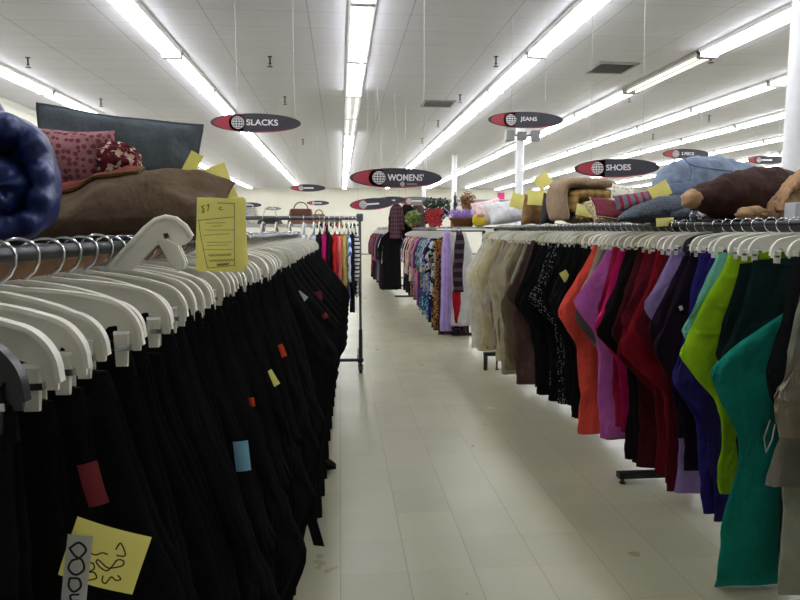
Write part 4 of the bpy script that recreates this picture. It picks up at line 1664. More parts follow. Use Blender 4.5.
# ------------------------------------------------------------------ blouses, shirts and dresses
def make_top(name, seed, mat, L=.75, W=.22, sleeve=.5, hemw=None, t=.05, collar=True, bow=.0):
    """a garment on a hanger: x along the hanger, z down from the collar"""
    r = empty(name, (0, 0, 0))
    so = Vector((seed*2.7, seed*5.1, seed*1.9))
    hw_ = hemw or W+.02

    def half(z):
        for (a, xa), (b_, xb) in zip(((0, .06), (-.03, .10), (-.09, W-.02), (-.13, W), (-.26, W-.02), (-L, hw_)), ((-.03, .10), (-.09, W-.02), (-.13, W), (-.26, W-.02), (-L, hw_), (-9, hw_))):
            if z >= b_:
                return xa+(xb-xa)*(a-z)/(a-b_)
        return hw_

    b = MB()
    n, rows = 28, 30
    rings = []
    for j in range(rows):
        z = -L*(j/(rows-1))
        h = half(z)
        tt = t*(.35+.65*min(1, -z*4))
        ring = []
        for i in range(n):
            w_ = 2*PI*i/n
            ex = math.copysign(abs(math.cos(w_))**.8, math.cos(w_))
            ey = math.copysign(abs(math.sin(w_))**.8, math.sin(w_))
            x = h*ex
            d = min(1, -z*2)*(.016*noise.noise(Vector((x*9, ey, z*2))+so)+.012*math.sin(x*42+seed+2*noise.noise(Vector((x*3, 0, z*3))+so)))
            ring.append(Vector((x+.01*noise.noise(Vector((1, 2, z*6))+so)*min(1, -z*4), tt*.5*ey+d, z+(.0 if j < rows-1 else .018*noise.noise(Vector((x*8, 3, 1))+so)))))
        rings.append(ring)
    b.loft(rings)
    b.build('bodice' if L > 1 else 'shirt_body', mat, r, sharp=0)
    if sleeve:
        for sx in (-1, 1):
            b = MB()
            rings = []
            for j in range(12):
                q = j/11
                c_ = Vector((sx*(W-.045+.075*min(1, q*2.2)+.02*q), .01*noise.noise(Vector((q*3, sx, 1))+so), -.115-sleeve*q))
                ra, rb = .062-.018*q, .030-.004*q
                rings.append([c_+Vector((ra*math.cos(2*PI*i/14)*(1+.1*noise.noise(Vector((q*6, i, sx))+so)), rb*math.sin(2*PI*i/14)+.006*math.sin(q*20+i), .015*math.cos(2*PI*i/14)*sx*-1)) for i in range(14)])
            b.loft(rings)
            b.build('sleeve', mat, r, sharp=0)
    if collar:
        b = MB()
        rings = []
        for (rr_, z) in ((.058, -.012), (.062, .012), (.07, .006), (.074, -.02)):
            rings.append([Vector((rr_*math.cos(2*PI*i/18), .42*rr_*math.sin(2*PI*i/18), z-.02*(math.sin(2*PI*i/18) < -.6))) for i in range(18)])
        b.loft(rings, cap=False)
        b.build('collar', mat, r, sharp=0)
    return r


SHH = make_hanger(WHITE_PL, False, .19, .05, .04)
TOPS = {}


def hang_top(rail, along, L, mat, label, nm='blouse', cat='blouse', sleeve=.5, seed=1, W=.22, group=None, t=.05, jit=.06, first_rz=None, hemw=None, hl=None, hgroup=None, drop=.03):
    key = (nm, round(L, 1), bool(sleeve), seed % 3)
    if key not in TOPS:
        TOPS[key] = make_top(nm, seed, mat, L, W, sleeve, t=t, hemw=hemw)
    proto = TOPS[key]
    a = along+rnd.uniform(-jit, jit)
    k_ = id(proto)
    o_ = put(proto, (rail[0], rail[1], rail[2]-.055-drop), a, label, cat, group)
    for ch in o_.children:
        setmat(ch, mat)
    h = put(SHH, rail, a, hl, 'hanger', hgroup)
    return o_


# ---- rolling garment rack across the end of the black trousers
YR = 6.84
t = tag(empty('rolling_rack', (.21, YR, 0)), 'grey rolling garment rack standing across the end of the left rack', 'garment rack')
b = MB(); b.tube([(-1.35, 0, 1.67), (.02, 0, 1.67)], .021, n=12); b.build('top_rail', GREYST, t)
b = MB(); b.tube([(-1.35, 0, .145), (.03, 0, .145)], .018, n=10); b.build('bottom_bar', STEEL, t)
for x in (0, -1.35):
    b = MB(); b.tube([(x, 0, .14), (x, 0, 1.69)], .015, n=12); b.build('upright', GREYST, t)
    b = MB(); b.tube([(x, 0, .12), (x, 0, .48)], .021, n=12); b.build('upright_sleeve', STEEL, t)
    b = MB(); b.box(x-.035, x+.035, -.035, .035, 1.635, 1.72); b.build('corner_joint', GREYST, t, smooth=False, bevel=.01)
    b = MB(); b.box(x-.022, x+.022, -.035, .56, .12, .17); b.build('base_bar', STEEL, t, smooth=False, bevel=.006)
    for yy in (0, .53):
        b = MB()
        b.tube([(x, yy, .12), (x, yy, .085)], .012, n=8)
        b.box(x-.026, x-.02, yy-.02, yy+.02, .035, .095); b.box(x+.02, x+.026, yy-.02, yy+.02, .035, .095); b.box(x-.026, x+.026, yy-.02, yy+.02, .085, .095)
        cst = b.build('caster', STEEL, t, smooth=False)
        b = MB(); b.tube([(x-.016, yy, .042), (x+.016, yy, .042)], .042, n=18); b.build('caster_wheel', BLKMET, cst, sharp=40)
RS = [(-.80, 'grey jersey', (130, 130, 134), 'plain', None, 'grey long sleeved shirt farthest left on the rolling rack', .7), (-.66, 'brown check', (110, 80, 60), 'plaid', (170, 150, 120), 'brown checked shirt left part of the rolling rack', .75),
      (-.52, 'sage shirt', (130, 140, 120), 'plain', None, 'sage green shirt on the rolling rack left of the white one', .7), (-.38, 'ice white', (214, 218, 226), 'plain', None, 'white shirt beside the sage one on the rolling rack', .72),
      (-.275, 'ice blue', (190, 206, 224), 'plain', None, 'ice blue shirt on the rolling rack, left of the black one', .66), (-.215, 'black knit', (20, 20, 24), 'plain', None, 'black shirt left of the magenta one on the rolling rack', .70),
      (-.165, 'fuchsia', (190, 20, 110), 'plain', None, 'magenta shirt between two black ones on the rolling rack', .62), (-.115, 'black top', (24, 16, 22), 'plain', None, 'black shirt between magenta and red ones on the rolling rack', .66),
      (-.055, 'scarlet', (206, 40, 42), 'plain', None, 'scarlet red shirt on the rolling rack', .62), (-.005, 'salmon', (226, 120, 116), 'plain', None, 'salmon pink shirt right of the red one on the rolling rack', .55),
      (.045, 'mustard', (196, 176, 96), 'plain', None, 'long mustard yellow shirt on the rolling rack', 1.02), (.09, 'blue stripe', (84, 120, 186), 'vstripe', (214, 222, 232), 'blue and white striped shirt on the rolling rack', .78),
      (.13, 'navy', (22, 26, 46), 'plain', None, 'navy shirt near the post of the rolling rack', .92), (.168, 'white stripe', (216, 214, 208), 'hstripe', (50, 50, 56), 'white shirt with thin black stripes, rightmost on the rolling rack', .84)]
for i, (x, nm_, c_, kd, c2, lab, L) in enumerate(RS):
    m = fab(nm_, c_, kd, c2, 1.1 if kd == 'hstripe' else 1)
    hang_top((x, YR, 1.67), -PI/2, L, m, lab, 'shirt', 'shirt', .46 if L < .9 else .52, i, t=.026, jit=.02, W=.2, drop=.012, hl='white plastic hanger on the rolling rack under a shirt', hgroup='hangers on the rolling rack')

# ---- second right rack: blouses and dresses beyond the trousers
BX, BZ = 1.60, 1.57
t = tag(empty('clothes_rack', (0, 0, 0)), 'second clothes rack on the right holding blouses and dresses beyond the trousers', 'clothes rack')
b = MB(); b.tube([(BX, 9.15, BZ), (BX, 14.2, BZ)], .0155, n=10); b.build('rail', STEEL, t)
b = MB(); b.box(1.66, 2.5, 9.2, 14.2, BZ-.03, BZ+.02); b.build('top_shelf', plain('grey shelf', (150, 148, 146), .5), t, smooth=False)
b = MB(); b.tube([(1.36, 9.02, BZ-.02), (2.5, 9.02, BZ-.02)], .014, n=10); b.build('end_bar', plain('white bar', (210, 210, 208), .4), t)
for yy in (9.2, 11.7, 14.1):
    b = MB(); b.box(2.06, 2.10, yy-.02, yy+.02, .03, BZ); b.box(BX, 2.08, yy-.01, yy+.01, BZ-.05, BZ-.018); b.build('post', STEEL, t, smooth=False)
    b = MB(); b.box(1.62, 2.5, yy-.02, yy+.02, 0, .04); b.build('foot', BLKMET, t, smooth=False)
b = MB(); b.box(2.10, 2.5, 9.03, 9.19, BZ-.03, BZ+.02)
b.build('end_bracket', STEEL, t, smooth=False)

BT = [('leopard', (150, 104, 56), 'leopard', (30, 20, 14), 'brown leopard print dress', 1.42, 0), ('black tan print', (24, 22, 22), 'print', (150, 130, 96), 'black and tan print dress', 1.40, 0),
      ('black white print', (20, 20, 24), 'print', (180, 180, 186), 'black and white print blouse', 1.02, .5), ('navy plain', (26, 30, 66), 'plain', None, 'plain navy dress', 1.38, .3),
      ('cobalt print', (40, 54, 130), 'print', (130, 150, 200), 'cobalt blue print dress', 1.36, .4), ('cream print', (196, 188, 170), 'print', (120, 112, 100), 'cream print blouse', .86, .5),
      ('grey lilac', (140, 132, 150), 'plain', None, 'grey lilac blouse', .95, .5), ('teal print', (34, 92, 104), 'print', (120, 170, 170), 'teal print dress', 1.35, .4),
      ('sea green', (70, 120, 112), 'plain', None, 'sea green blouse', .9, .5), ('blue paisley', (54, 66, 120), 'print', (150, 120, 150), 'blue paisley dress', 1.32, .4),
      ('forest', (30, 56, 48), 'plain', None, 'forest green dress', 1.3, .4), ('purple', (122, 50, 132), 'plain', None, 'bright purple dress', 1.28, .5),
      ('rose pink', (206, 110, 130), 'plain', None, 'rose pink blouse', .88, .5), ('charcoal print', (50, 50, 58), 'print', (120, 120, 130), 'charcoal print blouse', .98, .5),
      ('mauve', (150, 100, 130), 'plain', None, 'mauve dress', 1.25, .4), ('grey check', (120, 118, 118), 'plaid', (70, 70, 74), 'grey checked blouse', .9, .5),
      ('peach', (222, 160, 130), 'plain', None, 'peach blouse', .84, .5), ('brown print', (86, 62, 48), 'print', (160, 130, 100), 'brown print dress', 1.22, .4),
      ('pale beige', (206, 190, 168), 'plain', None, 'pale beige blouse', .86, .5), ('black crepe', (16, 16, 18), 'plain', None, 'black crepe dress', 1.25, .4),
      ('wine print', (96, 30, 48), 'print', (170, 110, 120), 'wine print blouse', .95, .5), ('pearl', (214, 208, 200), 'plain', None, 'pearl white blouse', .84, .5),
      ('midnight', (24, 26, 40), 'plain', None, 'midnight blue dress', 1.2, .4), ('pink print', (200, 120, 150), 'print', (240, 210, 220), 'pink print blouse', .9, .5),
      ('slate', (84, 92, 104), 'plain', None, 'slate grey blouse', .92, .5), ('jet', (14, 14, 15), 'plain', None, 'jet black dress', 1.2, .4)]
y = 9.34
prev = None
for i, (nm_, c_, kd, c2, lab, L, sl) in enumerate(BT):
    m = fab(nm_, c_, kd, c2)
    lab2 = lab+(' nearest the camera on the second right rack' if i == 0 else ' just beyond the %s, second right rack' % prev)
    hang_top((BX, y, BZ), PI, L, m, lab2, 'dress' if L > 1.1 else 'blouse', 'dress' if L > 1.1 else 'blouse', sl, i, t=.075, hl='white plastic hanger on the second right rack', hgroup='hangers on the second right rack')
    prev = lab
    y += rnd.uniform(.165, .2)

# garments hung face out on the end bar
def face_out(px0, px1, py0, py1, Y, mat, name, label, cat, flare=0, seed=1, bottom=None, twist=0):
    b = MB()
    p00, p10 = at(px0, py0, Y), at(px1, py0, Y)
    zb = at(px0, py1, Y).z
    L = p00.z-zb
    cx, hw_ = (p00.x+p10.x)/2, (p10.x-p00.x)/2
    r = empty(name, (cx, Y, p00.z))
    tag(r, label, cat)
    rings = []
    rows, n = 26, 30
    for j in range(rows):
        q = j/(rows-1)
        h = hw_*(.55+.45*min(1, q*5))*(1+flare*q)
        if bottom:
            h *= 1-bottom*max(0, q-.5)*2
        ring = []
        for i in range(n):
            w_ = 2*PI*i/n
            ex = math.copysign(abs(math.cos(w_))**.8, math.cos(w_))
            ey = math.copysign(abs(math.sin(w_))**.8, math.sin(w_))
            d = .022*q*math.sin(ex*9+seed)+.012*noise.noise(Vector((ex*3+seed, ey, q*4)))
            ring.append(Vector((h*ex+.01*noise.noise(Vector((seed, q*5, 0)))+twist*math.sin(q*7)*.012, .03*ey*(.4+.6*min(1, q*4))+d, -L*q)))
        rings.append(ring)
    b.loft(rings)
    b.build('fabric_drape', mat, r, sharp=0)
    b = MB(); b.tube([(-.04, 0, -.01), (0, 0, .05), (.04, 0, -.01)], .006, n=6); b.build('hanging_loop', mat, r)
    return r


LIL = fab('lilac', (172, 146, 208), 'satin')
lil = face_out(442, 451, 231, 331, 8.96, LIL, 'dress', 'lilac satin dress hanging face out at the end of the second right rack', 'dress', .25, 3)
scf = face_out(454, 464, 231, 292, 8.90, fab('dark brown stripe', (40, 28, 34), 'hstripe', (74, 62, 72), .35), 'scarf', 'dark brown striped scarf hanging face out beside the lilac dress', 'scarf', 0, 5, twist=1)
red_ = face_out(452.5, 461, 284, 323, 8.93, fab('cherry', (170, 16, 44)), 'scarf', 'cherry red scarf hanging below the dark striped scarf', 'scarf', 0, 7, bottom=.75)
b = MB(); b.tube([(0, .012, -.02), (.02, .03, .2), (.02, .02, .45)], .008, n=6); b.build('scarf_neck', fab('cherry', (170, 16, 44)), red_)
wsk = face_out(444, 472, 233, 326, 9.08, fab('white skirt', (214, 214, 212)), 'skirt', 'white long skirt with dark hem hanging face out behind the lilac dress', 'skirt', .15, 9)
b = MB()
p = at(433, 324, 9.14)
rings = []
for z in (0.30, .2, .1, .02):
    rings.append([Vector((1.42+.02*0+.46*(i/40) if i < 40 else 1.88-.46*((i-40)/40), 9.16+(.02 if i < 40 else .06)+.012*math.sin(i*.9), z)) for i in range(80)])
b.loft(rings)
b.v = [tuple(Vector(v_)-Vector((1.65, 9.18, 0))) for v_ in b.v]
o = b.build('dark_skirt', fab('dark floral hem', (34, 24, 32), 'print', (96, 70, 84), 1.6), sharp=0)
o.location = (1.65, 9.18, 0)
tag(o, 'dark floral skirt hem showing under the white skirt near the floor', 'skirt')
# its upper part runs up behind the white skirt
for v_ in o.data.vertices:
    if v_.co.z > .25:
        v_.co.z = 1.2

# ---- third right rack with dark jackets
CX, C_Z = 1.18, 1.60
t = tag(empty('clothes_rack', (0, 0, 0)), 'third clothes rack on the right with dark long coats far down the aisle', 'clothes rack')
b = MB(); b.tube([(CX, 14.6, C_Z), (CX, 20.5, C_Z)], .0155, n=8); b.build('rail', STEEL, t)
for yy in (14.7, 17.5, 20.4):
    b = MB(); b.box(1.6, 1.64, yy-.02, yy+.02, 0, C_Z); b.box(CX, 1.62, yy-.01, yy+.01, C_Z-.05, C_Z-.018); b.build('post', STEEL, t, smooth=False)
    b = MB(); b.box(1.25, 2.0, yy-.02, yy+.02, 0, .04); b.build('foot', BLKMET, t, smooth=False)
CT = [('black wool', (14, 14, 16), 'black coat', .95), ('white shirt', (214, 212, 206), 'white shirt', .8), ('coal', (20, 20, 26), 'coal black coat', .98), ('dark plum', (56, 24, 44), 'dark plum coat', .9),
      ('bright violet', (112, 60, 150), 'violet blouse', .8), ('mid grey', (120, 120, 126), 'mid grey coat', .9), ('oxblood', (90, 20, 30), 'oxblood coat', .92), ('dark teal', (20, 60, 66), 'dark teal coat', .9),
      ('rust', (150, 70, 40), 'rust blouse', .8), ('ink blue', (26, 30, 60), 'ink blue coat', .95), ('hot pink', (214, 60, 120), 'hot pink blouse', .78), ('jet wool', (15, 15, 15), 'jet black coat', 1.2),
      ('heather', (130, 110, 140), 'heather blouse', .8), ('espresso', (48, 34, 28), 'espresso coat', .95), ('ruby', (160, 20, 50), 'ruby red coat', .9), ('night', (18, 20, 30), 'night blue coat', 1.2)]
y, prev = 14.8, None
for i, (nm_, c_, lab, L) in enumerate(CT):
    lab2 = lab+(' nearest on the third right rack' if i == 0 else ' next beyond the %s on the third right rack' % prev)
    kind_ = lab.split()[-1]
    hang_top((CX, y, C_Z), PI, min(1.42, L*1.42) if L > .85 else L, fab(nm_, c_), lab2, kind_, kind_, .55, i, t=.09, hl='white plastic hanger on the third right rack', hgroup='hangers on the third right rack')
    prev = lab
    y += .34
# tall display bar with robes
t = tag(empty('display_stand', (1.62, 14.42, 0)), 'tall display stand holding a plum plaid robe above the far right racks', 'stand')
b = MB(); b.tube([(.62, 0, 0), (.62, 0, 2.26)], .018, n=8); b.build('pole', STEEL, t)
b = MB(); b.tube([(-.5, 0, 2.24), (.66, 0, 2.24)], .014, n=8); b.build('arm', STEEL, t)
b = MB(); b.box(.42, .9, -.2, .2, 0, .03); b.build('base_plate', BLKMET, t, smooth=False)
for (x, nm_, c_, c2, lab) in ((-.36, 'plum plaid', (58, 30, 42), (86, 60, 72), 'plum plaid robe hanging high on the display stand'), (-.12, 'black robe', (18, 17, 20), None, 'black robe hanging high beside the plum plaid robe'),
                              (.12, 'rose grey', (116, 84, 92), None, 'rose grey robe hanging high, right of the black robe')):
    hang_top((1.62+x, 14.42, 2.24), -PI/2+.5, .8, fab(nm_, c_, 'plaid' if c2 else 'plain', c2), lab, 'robe', 'robe', .5, 2, t=.09, hl='white plastic hanger on the tall display stand', hgroup='hangers on the display stand', jit=.03)

# ---- left background rack with bags on its shelf
t = tag(empty('shelf_rack', (0, 0, 0)), 'left background shelf rack with bags and shoes behind the rolling rack', 'shelf rack')
b = MB(); b.box(-2.2, -.15, 8.2, 8.9, 1.58, 1.62); b.build('top_shelf', plain('pale shelf', (170, 168, 164), .5), t, smooth=False)
b = MB(); b.box(-2.2, -.15, 7.9, 8.9, 1.36, 1.39); b.build('lower_shelf', plain('pale shelf', (170, 168, 164), .5), t, smooth=False)
for x in (-2.18, -.17):
    for yy in (8.22, 8.86):
        b = MB(); b.box(x-.015, x+.015, yy-.015, yy+.015, 0, 1.6); b.build('post', STEEL, t, smooth=False)
b = MB(); b.tube([(-2.18, 8.4, 1.25), (-.17, 8.4, 1.25)], .014, n=8); b.build('rail', STEEL, t)
b = MB(); b.box(-2.2, -.15, 8.2, 8.9, .14, .18); b.build('base_shelf', plain('pale shelf', (170, 168, 164), .5), t, smooth=False)


def handbag(px, py, w, h, mat, label, handle=True, Y=8.5, z=1.62, hmat=None, d=.16, hh=.12):
    p = at(px, py, Y)
    r = empty('handbag', (p.x, Y, z))
    tag(r, label, 'handbag')
    b = MB()
    rings = []
    for q in (0, .03, .5, .93, 1):
        f = 1-.22*q
        e = {0: .9, 1: .86}.get(q, 1)
        rings.append([Vector((w/2*f*e*math.copysign(abs(math.cos(2*PI*i/28))**.4, math.cos(2*PI*i/28)), d/2*(1-.6*q)*e*math.copysign(abs(math.sin(2*PI*i/28))**.5, math.sin(2*PI*i/28)), h*q-.01*math.sin(i)*q*(1-q))) for i in range(28)])
    b.loft(rings)
    b.build('bag_body', mat, r, sharp=50)
    b = MB(); b.box(-w*.36, w*.36, -d*.36, -d*.30, h*.45, h*1.0); b.build('flap', mat, r, smooth=False, bevel=.008)
    if handle:
        b = MB(); b.tube([(w*.25*math.cos(PI*i/12), 0, h*.97+hh*math.sin(PI*i/12)) for i in range(13)], .008, n=8); b.build('handle', hmat or mat, r)
    return r


LEA = plain('brown leather', (96, 52, 38), .4, var=.12)
handbag(301, 214, .36, .20, LEA, 'brown leather handbag with a loop handle on the left background shelf', hh=.09)
handbag(270, 214, .34, .09, plain('black leather', (20, 20, 22), .35), 'flat black handbag with thin pale strap left of the brown handbag', hmat=plain('pale strap', (190, 186, 176), .5), hh=.14)
handbag(319, 214, .2, .13, plain('tan leather', (120, 88, 58), .45), 'small tan handbag right of the brown handbag', hh=.06, Y=8.45)
handbag(331, 214, .16, .10, plain('grey leather', (110, 108, 104), .45), 'small grey handbag at the right end of the left shelf', handle=False, Y=8.45)
handbag(338, 214, .12, .08, plain('olive leather', (100, 96, 70), .5), 'little olive purse at the very end of the left shelf', handle=False, Y=8.4)
handbag(248, 214, .3, .22, fab('white canvas print', (206, 204, 198), 'print', (160, 150, 140), 2), 'white printed canvas bag left of the flat black handbag', hh=.05, Y=8.6)


def shoe(px, mat, label, Y=8.1, z=1.39, rz=0):
    p = at(px, 228, Y)
    r = empty('shoe', (p.x, Y, z), rz)
    tag(r, label, 'shoe')
    b = MB()
    rings = []
    for (y_, w_, h_, z_) in ((.12, .028, .055, .03), (.08, .036, .075, .03), (.02, .034, .06, .025), (-.05, .04, .04, .012), (-.10, .042, .032, .008), (-.135, .02, .018, .006)):
        rings.append([Vector((w_*math.cos(2*PI*i/16), y_, z_+max(-z_+.004, h_/2+h_/2*math.sin(2*PI*i/16)))) for i in range(16)])
    b.loft(rings)
    b.build('upper', mat, r, sharp=60)
    b = MB(); b.box(-.036, .036, -.13, .12, 0, .008); b.box(-.026, .026, .07, .12, 0, .03); b.build('sole', BLKMET, r, smooth=False)
    return r


PK = plain('rose pink leather', (210, 70, 110), .4)
shoe(274, PK, 'pink shoe on the lower left shelf, left one of the pink pair', rz=.2)
shoe(281, PK, 'pink shoe on the lower left shelf, middle pink one', rz=.1)
shoe(288, plain('dark pink leather', (150, 40, 70), .4), 'dark pink shoe on the lower left shelf, right of the pink pair', rz=-.1)
shoe(303, plain('pale blue leather', (170, 196, 214), .4), 'pale blue shoe on the lower left shelf', rz=.1)
shoe(312, plain('orange leather', (206, 116, 50), .4), 'orange shoe on the lower left shelf, beside the pale blue one', rz=-.1)
shoe(319, plain('tan shoe leather', (150, 100, 60), .4), 'tan shoe at the right end of the lower left shelf', rz=.1)
shoe(262, plain('white leather', (214, 212, 208), .4), 'white shoe at the left end of the lower left shelf', rz=.1)
DK = [('dusty blue', (90, 110, 150)), ('wheat', (200, 180, 140)), ('moss', (80, 90, 60)), ('brick', (140, 60, 50)), ('steel', (120, 126, 134)), ('jade', (60, 130, 110)), ('dove', (180, 178, 176)), ('walnut', (90, 66, 50))]
for i, (nm_, c_) in enumerate(DK):
    hang_top((-2.0+.24*i, 8.4, 1.25), -PI/2, .8, fab(nm_, c_), nm_+' blouse hanging under the left background shelf', 'blouse', 'blouse', .5, i, t=.1, jit=.05, hl='white plastic hanger under the left background shelf', hgroup='hangers under the left shelf')

# ------------------------------------------------------------------ flowers and baskets on the second right rack
ZS = BZ+.02
LEAFD = plain('holly green', (28, 58, 36), .5, var=.2)
LEAFL = plain('pale green leaf', (120, 140, 66), .5, var=.2)
POIN = plain('poinsettia red', (168, 22, 42), .5, var=.12)
POT = plain('clay pot', (140, 84, 56), .7)
TWIG = plain('dry brown twig', (136, 96, 62), .8, var=.2)


def leaves(b, c_, R, n, size, rg, squash=1.0, shell=.55):
    for _ in range(n):
        d = Vector((rg.gauss(0, 1), rg.gauss(0, 1), rg.gauss(0, 1)))
        d.normalize()
        p = Vector(c_)+Vector((d.x, d.y, d.z*squash))*R*(shell+(1-shell)*rg.random())
        a_ = d.cross(Vector((rg.gauss(0, 1), rg.gauss(0, 1), rg.gauss(0, 1)))).normalized()
        f = (d*.5+d.cross(a_)*.9).normalized()
        l_ = size*(.7+.6*rg.random())
        k_ = d*l_*.12
        b.add([p, p+f*l_*.5+a_*l_*.28+k_, p+f*l_, p+f*l_*.5-a_*l_*.28+k_], [(0, 1, 2, 3)])


def bloom(b, c_, nrm, R, rg):
    nrm = Vector(nrm).normalized()
    a_ = nrm.cross(Vector((0.2, .1, 1))).normalized()
    e_ = nrm.cross(a_)
    for ring, (rr_, np_) in enumerate(((R, 7), (R*.62, 5))):
        for i in range(np_):
            w_ = 2*PI*i/np_+ring*.4+rg.random()*.2
            f = a_*math.cos(w_)+e_*math.sin(w_)
            s_ = nrm.cross(f)
            c0 = Vector(c_)+nrm*(.012*ring)
            b.add([c0, c0+f*rr_*.5+s_*rr_*.27+nrm*rr_*.18, c0+f*rr_-nrm*rr_*.02, c0+f*rr_*.5-s_*rr_*.27+nrm*rr_*.18], [(0, 1, 2, 3)])


def potted(px, Y, label, hgt, cat='potted plant', name='potted_flower', pr=.08, ph=.12):
    p = at(px, 228, Y)
    r = empty(name, (p.x, Y, ZS))
    tag(r, label, cat)
    b = MB(); b.lathe([(pr*.7, 0), (pr, ph*.85), (pr*1.12, ph*.86), (pr*1.12, ph), (pr*.9, ph), (pr*.85, ph*.9)], n=20); b.build('pot', POT, r, sharp=50)
    return r


rg = random.Random(3)
Yp = 10.3
r = potted(433, Yp, 'red poinsettia arrangement with dark green foliage on the second right rack', .4)
b = MB()
for _ in range(7):
    x, z = rg.uniform(-.15, .15), rg.uniform(.14, .24)
    b.tube([(0, 0, .08), (x*.5, 0, z*.6), (x, -.03, z)], .006, n=5)
b.build('stem', LEAFD, r)
b = MB(); leaves(b, (-.06, 0, .34), .11, 260, .055, rg); leaves(b, (.15, .02, .30), .13, 330, .055, rg, 1.15); leaves(b, (0, .02, .16), .17, 260, .06, rg, .7); b.build('foliage', LEAFD, r, sharp=0)
for (x, z, R) in ((-.07, .22, .085), (.05, .16, .095), (-.03, .08, .09), (.10, .24, .07), (.02, .24, .07), (.07, .06, .08), (-.1, .13, .07)):
    b = MB(); bloom(b, (x, -.13, z), (x*.6, -1, .25), R, rg); b.build('bloom', POIN, r, smooth=False)
r = potted(413, 10.6, 'small pale green plant left of the red poinsettia', .2, pr=.06, ph=.07)
b = MB(); leaves(b, (0, 0, .15), .12, 300, .06, rg); b.build('foliage', LEAFL, r, sharp=0)
# small decorative tree
Yt = 9.9
p = at(455, 222, Yt)
r = empty('artificial_tree', (p.x, Yt, ZS)); tag(r, 'small dark green artificial tree behind the wicker basket', 'artificial tree')
b = MB(); b.lathe([(.07, 0), (.07, .08), (.012, .09), (.008, .5)], n=12); b.build('trunk', POT, r)
b = MB()
for q in range(700):
    f = rg.random()**.8
    R = .125*(1-f)*(.75+.35*math.sin(f*26))+.012
    w_ = rg.uniform(0, 2*PI)
    z = .14+.40*f
    d = Vector((math.cos(w_), math.sin(w_), -.25))
    p0 = Vector((0, 0, z))+d*R*.3
    p1 = Vector((0, 0, z))+d*R
    s_ = Vector((-math.sin(w_), math.cos(w_), 0))*.012
    b.add([p0-s_, p0+s_, p1], [(0, 1, 2)])
b.build('needles', LEAFD, r, sharp=0)
p = at(467, 222, Yt-.1)
r = empty('dried_bouquet', (p.x, Yt-.1, ZS)); tag(r, 'dried brown bouquet right of the small dark green tree', 'dried bouquet')
b = MB(); b.lathe([(.05, 0), (.06, .12), (.05, .13)], n=14); b.build('vase', POT, r)
b = MB()
for _ in range(30):
    x, y_, z = rg.uniform(-.1, .1), rg.uniform(-.06, .06), rg.uniform(.3, .5)
    b.tube([(0, 0, .1), (x*.4, y_*.4, z*.6), (x, y_, z)], .003, n=4)
leaves(b, (0, 0, .40), .12, 260, .05, rg, 1.1, .2)
b.build('dried_stems', TWIG, r, sharp=0)
# wicker basket with purple tinsel
WICK = fab('wicker', (132, 88, 50), 'knit', (60, 38, 20), .7)
Yb = 9.35
p = at(463, 226, Yb)
r = empty('wicker_basket', (p.x, Yb, ZS)); tag(r, 'brown wicker basket holding purple tinsel on the second right rack', 'basket')
b = MB(); b.lathe([(.13, 0), (.19, .10), (.20, .115), (.185, .115), (.17, .10), (.12, .012)], n=30); b.build('bowl', WICK, r)
b = MB(); b.tube([(.195*math.cos(2*PI*i/36), .195*math.sin(2*PI*i/36), .117+.004*math.sin(i*3)) for i in range(37)], .012, n=8, cap=False); b.build('rim', WICK, r)
b = MB()
for _ in range(150):
    a_, R = rg.uniform(0, 2*PI), .17*math.sqrt(rg.random())
    p0 = Vector((R*math.cos(a_), R*math.sin(a_)*.8, .10))
    d = Vector((rg.gauss(0, .09)-.03, rg.gauss(0, .05), rg.uniform(.06, .17)))
    pts = [p0+d*q+Vector((.012*math.sin(q*9+a_), .012*math.cos(q*9), 0)) for q in (0, .33, .66, 1)]
    b.tube(pts, .0035, n=4)
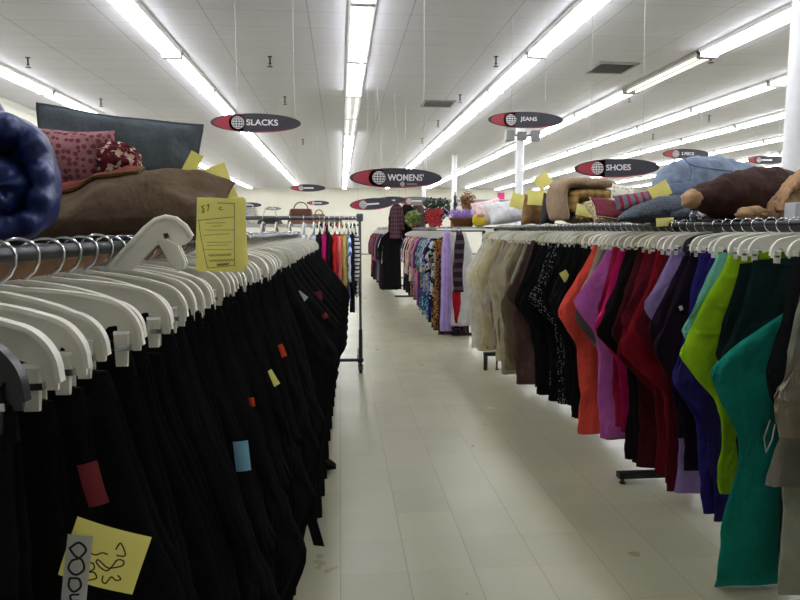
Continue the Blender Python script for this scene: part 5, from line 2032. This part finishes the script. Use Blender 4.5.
o = b.build('tinsel', plain('purple foil', (150, 116, 196), .3, .3, var=.15), sharp=0)
o.location = r.location
tag(o, 'purple foil tinsel sprouting from the brown wicker basket', 'tinsel', None, 'stuff')
r = empty('plush_ball', (at(479, 222, 9.15).x, 9.15, ZS))
tag(r, 'bright yellow plush ball with a purple bow right of the wicker basket', 'plush')
b = MB()
b.lathe([(.02, .002), (.055, .012), (.085, .045), (.098, .09), (.09, .14), (.065, .175), (.03, .192), (.004, .197)], n=24)
b.build('ball', fab('yellow plush', (230, 204, 50), 'fuzz'), r, sharp=0)
b = MB()
for sx in (-1, 1):
    b.tube([(0, -.085, .15), (sx*.03, -.10, .175), (sx*.055, -.10, .16), (sx*.04, -.095, .14), (0, -.085, .15)], .008, n=6)
b.build('bow', plain('purple ribbon', (140, 90, 180), .4), r)
pillow('tote_bag', fab('white pink floral', (226, 220, 222), 'print', (226, 160, 170), 1.6, (190, 200, 150)), .44, .40, .2, at(488, 213, 9.3), (-20, -12, 0), 'white bag with pink floral print behind the white bed pillow', 'bag', seed=32)
pillow('tote_bag', fab('peach floral', (226, 170, 130), 'print', (240, 220, 210), 1.6, (200, 110, 90)), .2, .22, .1, at(498, 210, 9.1), (-20, 25, 0), 'peach floral cloth leaning on the white floral bag', 'bag', seed=33)

# scrap on the floor
b = MB(); b.grid(lambda i, j: Vector(((i-.5)*.05+.01*math.sin(j*5), (j-.5)*.04, .004+.012*math.sin(i*3)*math.sin(j*4+1)**2)), 6, 6)
o = b.build('paper_scrap', WHITEP, sharp=0)
r_ = at(490, 409, 1)-Vector((0, 0, H)); o.location = Vector((0, 0, H))+r_*(-H/r_.z); o.location.z = .001
tag(o, 'small torn scrap of paper on the aisle floor', 'scrap')

S.view_settings.view_transform = 'Standard'
S.view_settings.look = 'None'
S.view_settings.gamma = 1
S.view_settings.exposure = 0.0
w = bpy.data.worlds.new('store')
S.world = w
w.use_nodes = True
w.node_tree.nodes['Background'].inputs[0].default_value = (.8, .85, .9, 1)
w.node_tree.nodes['Background'].inputs[1].default_value = .05
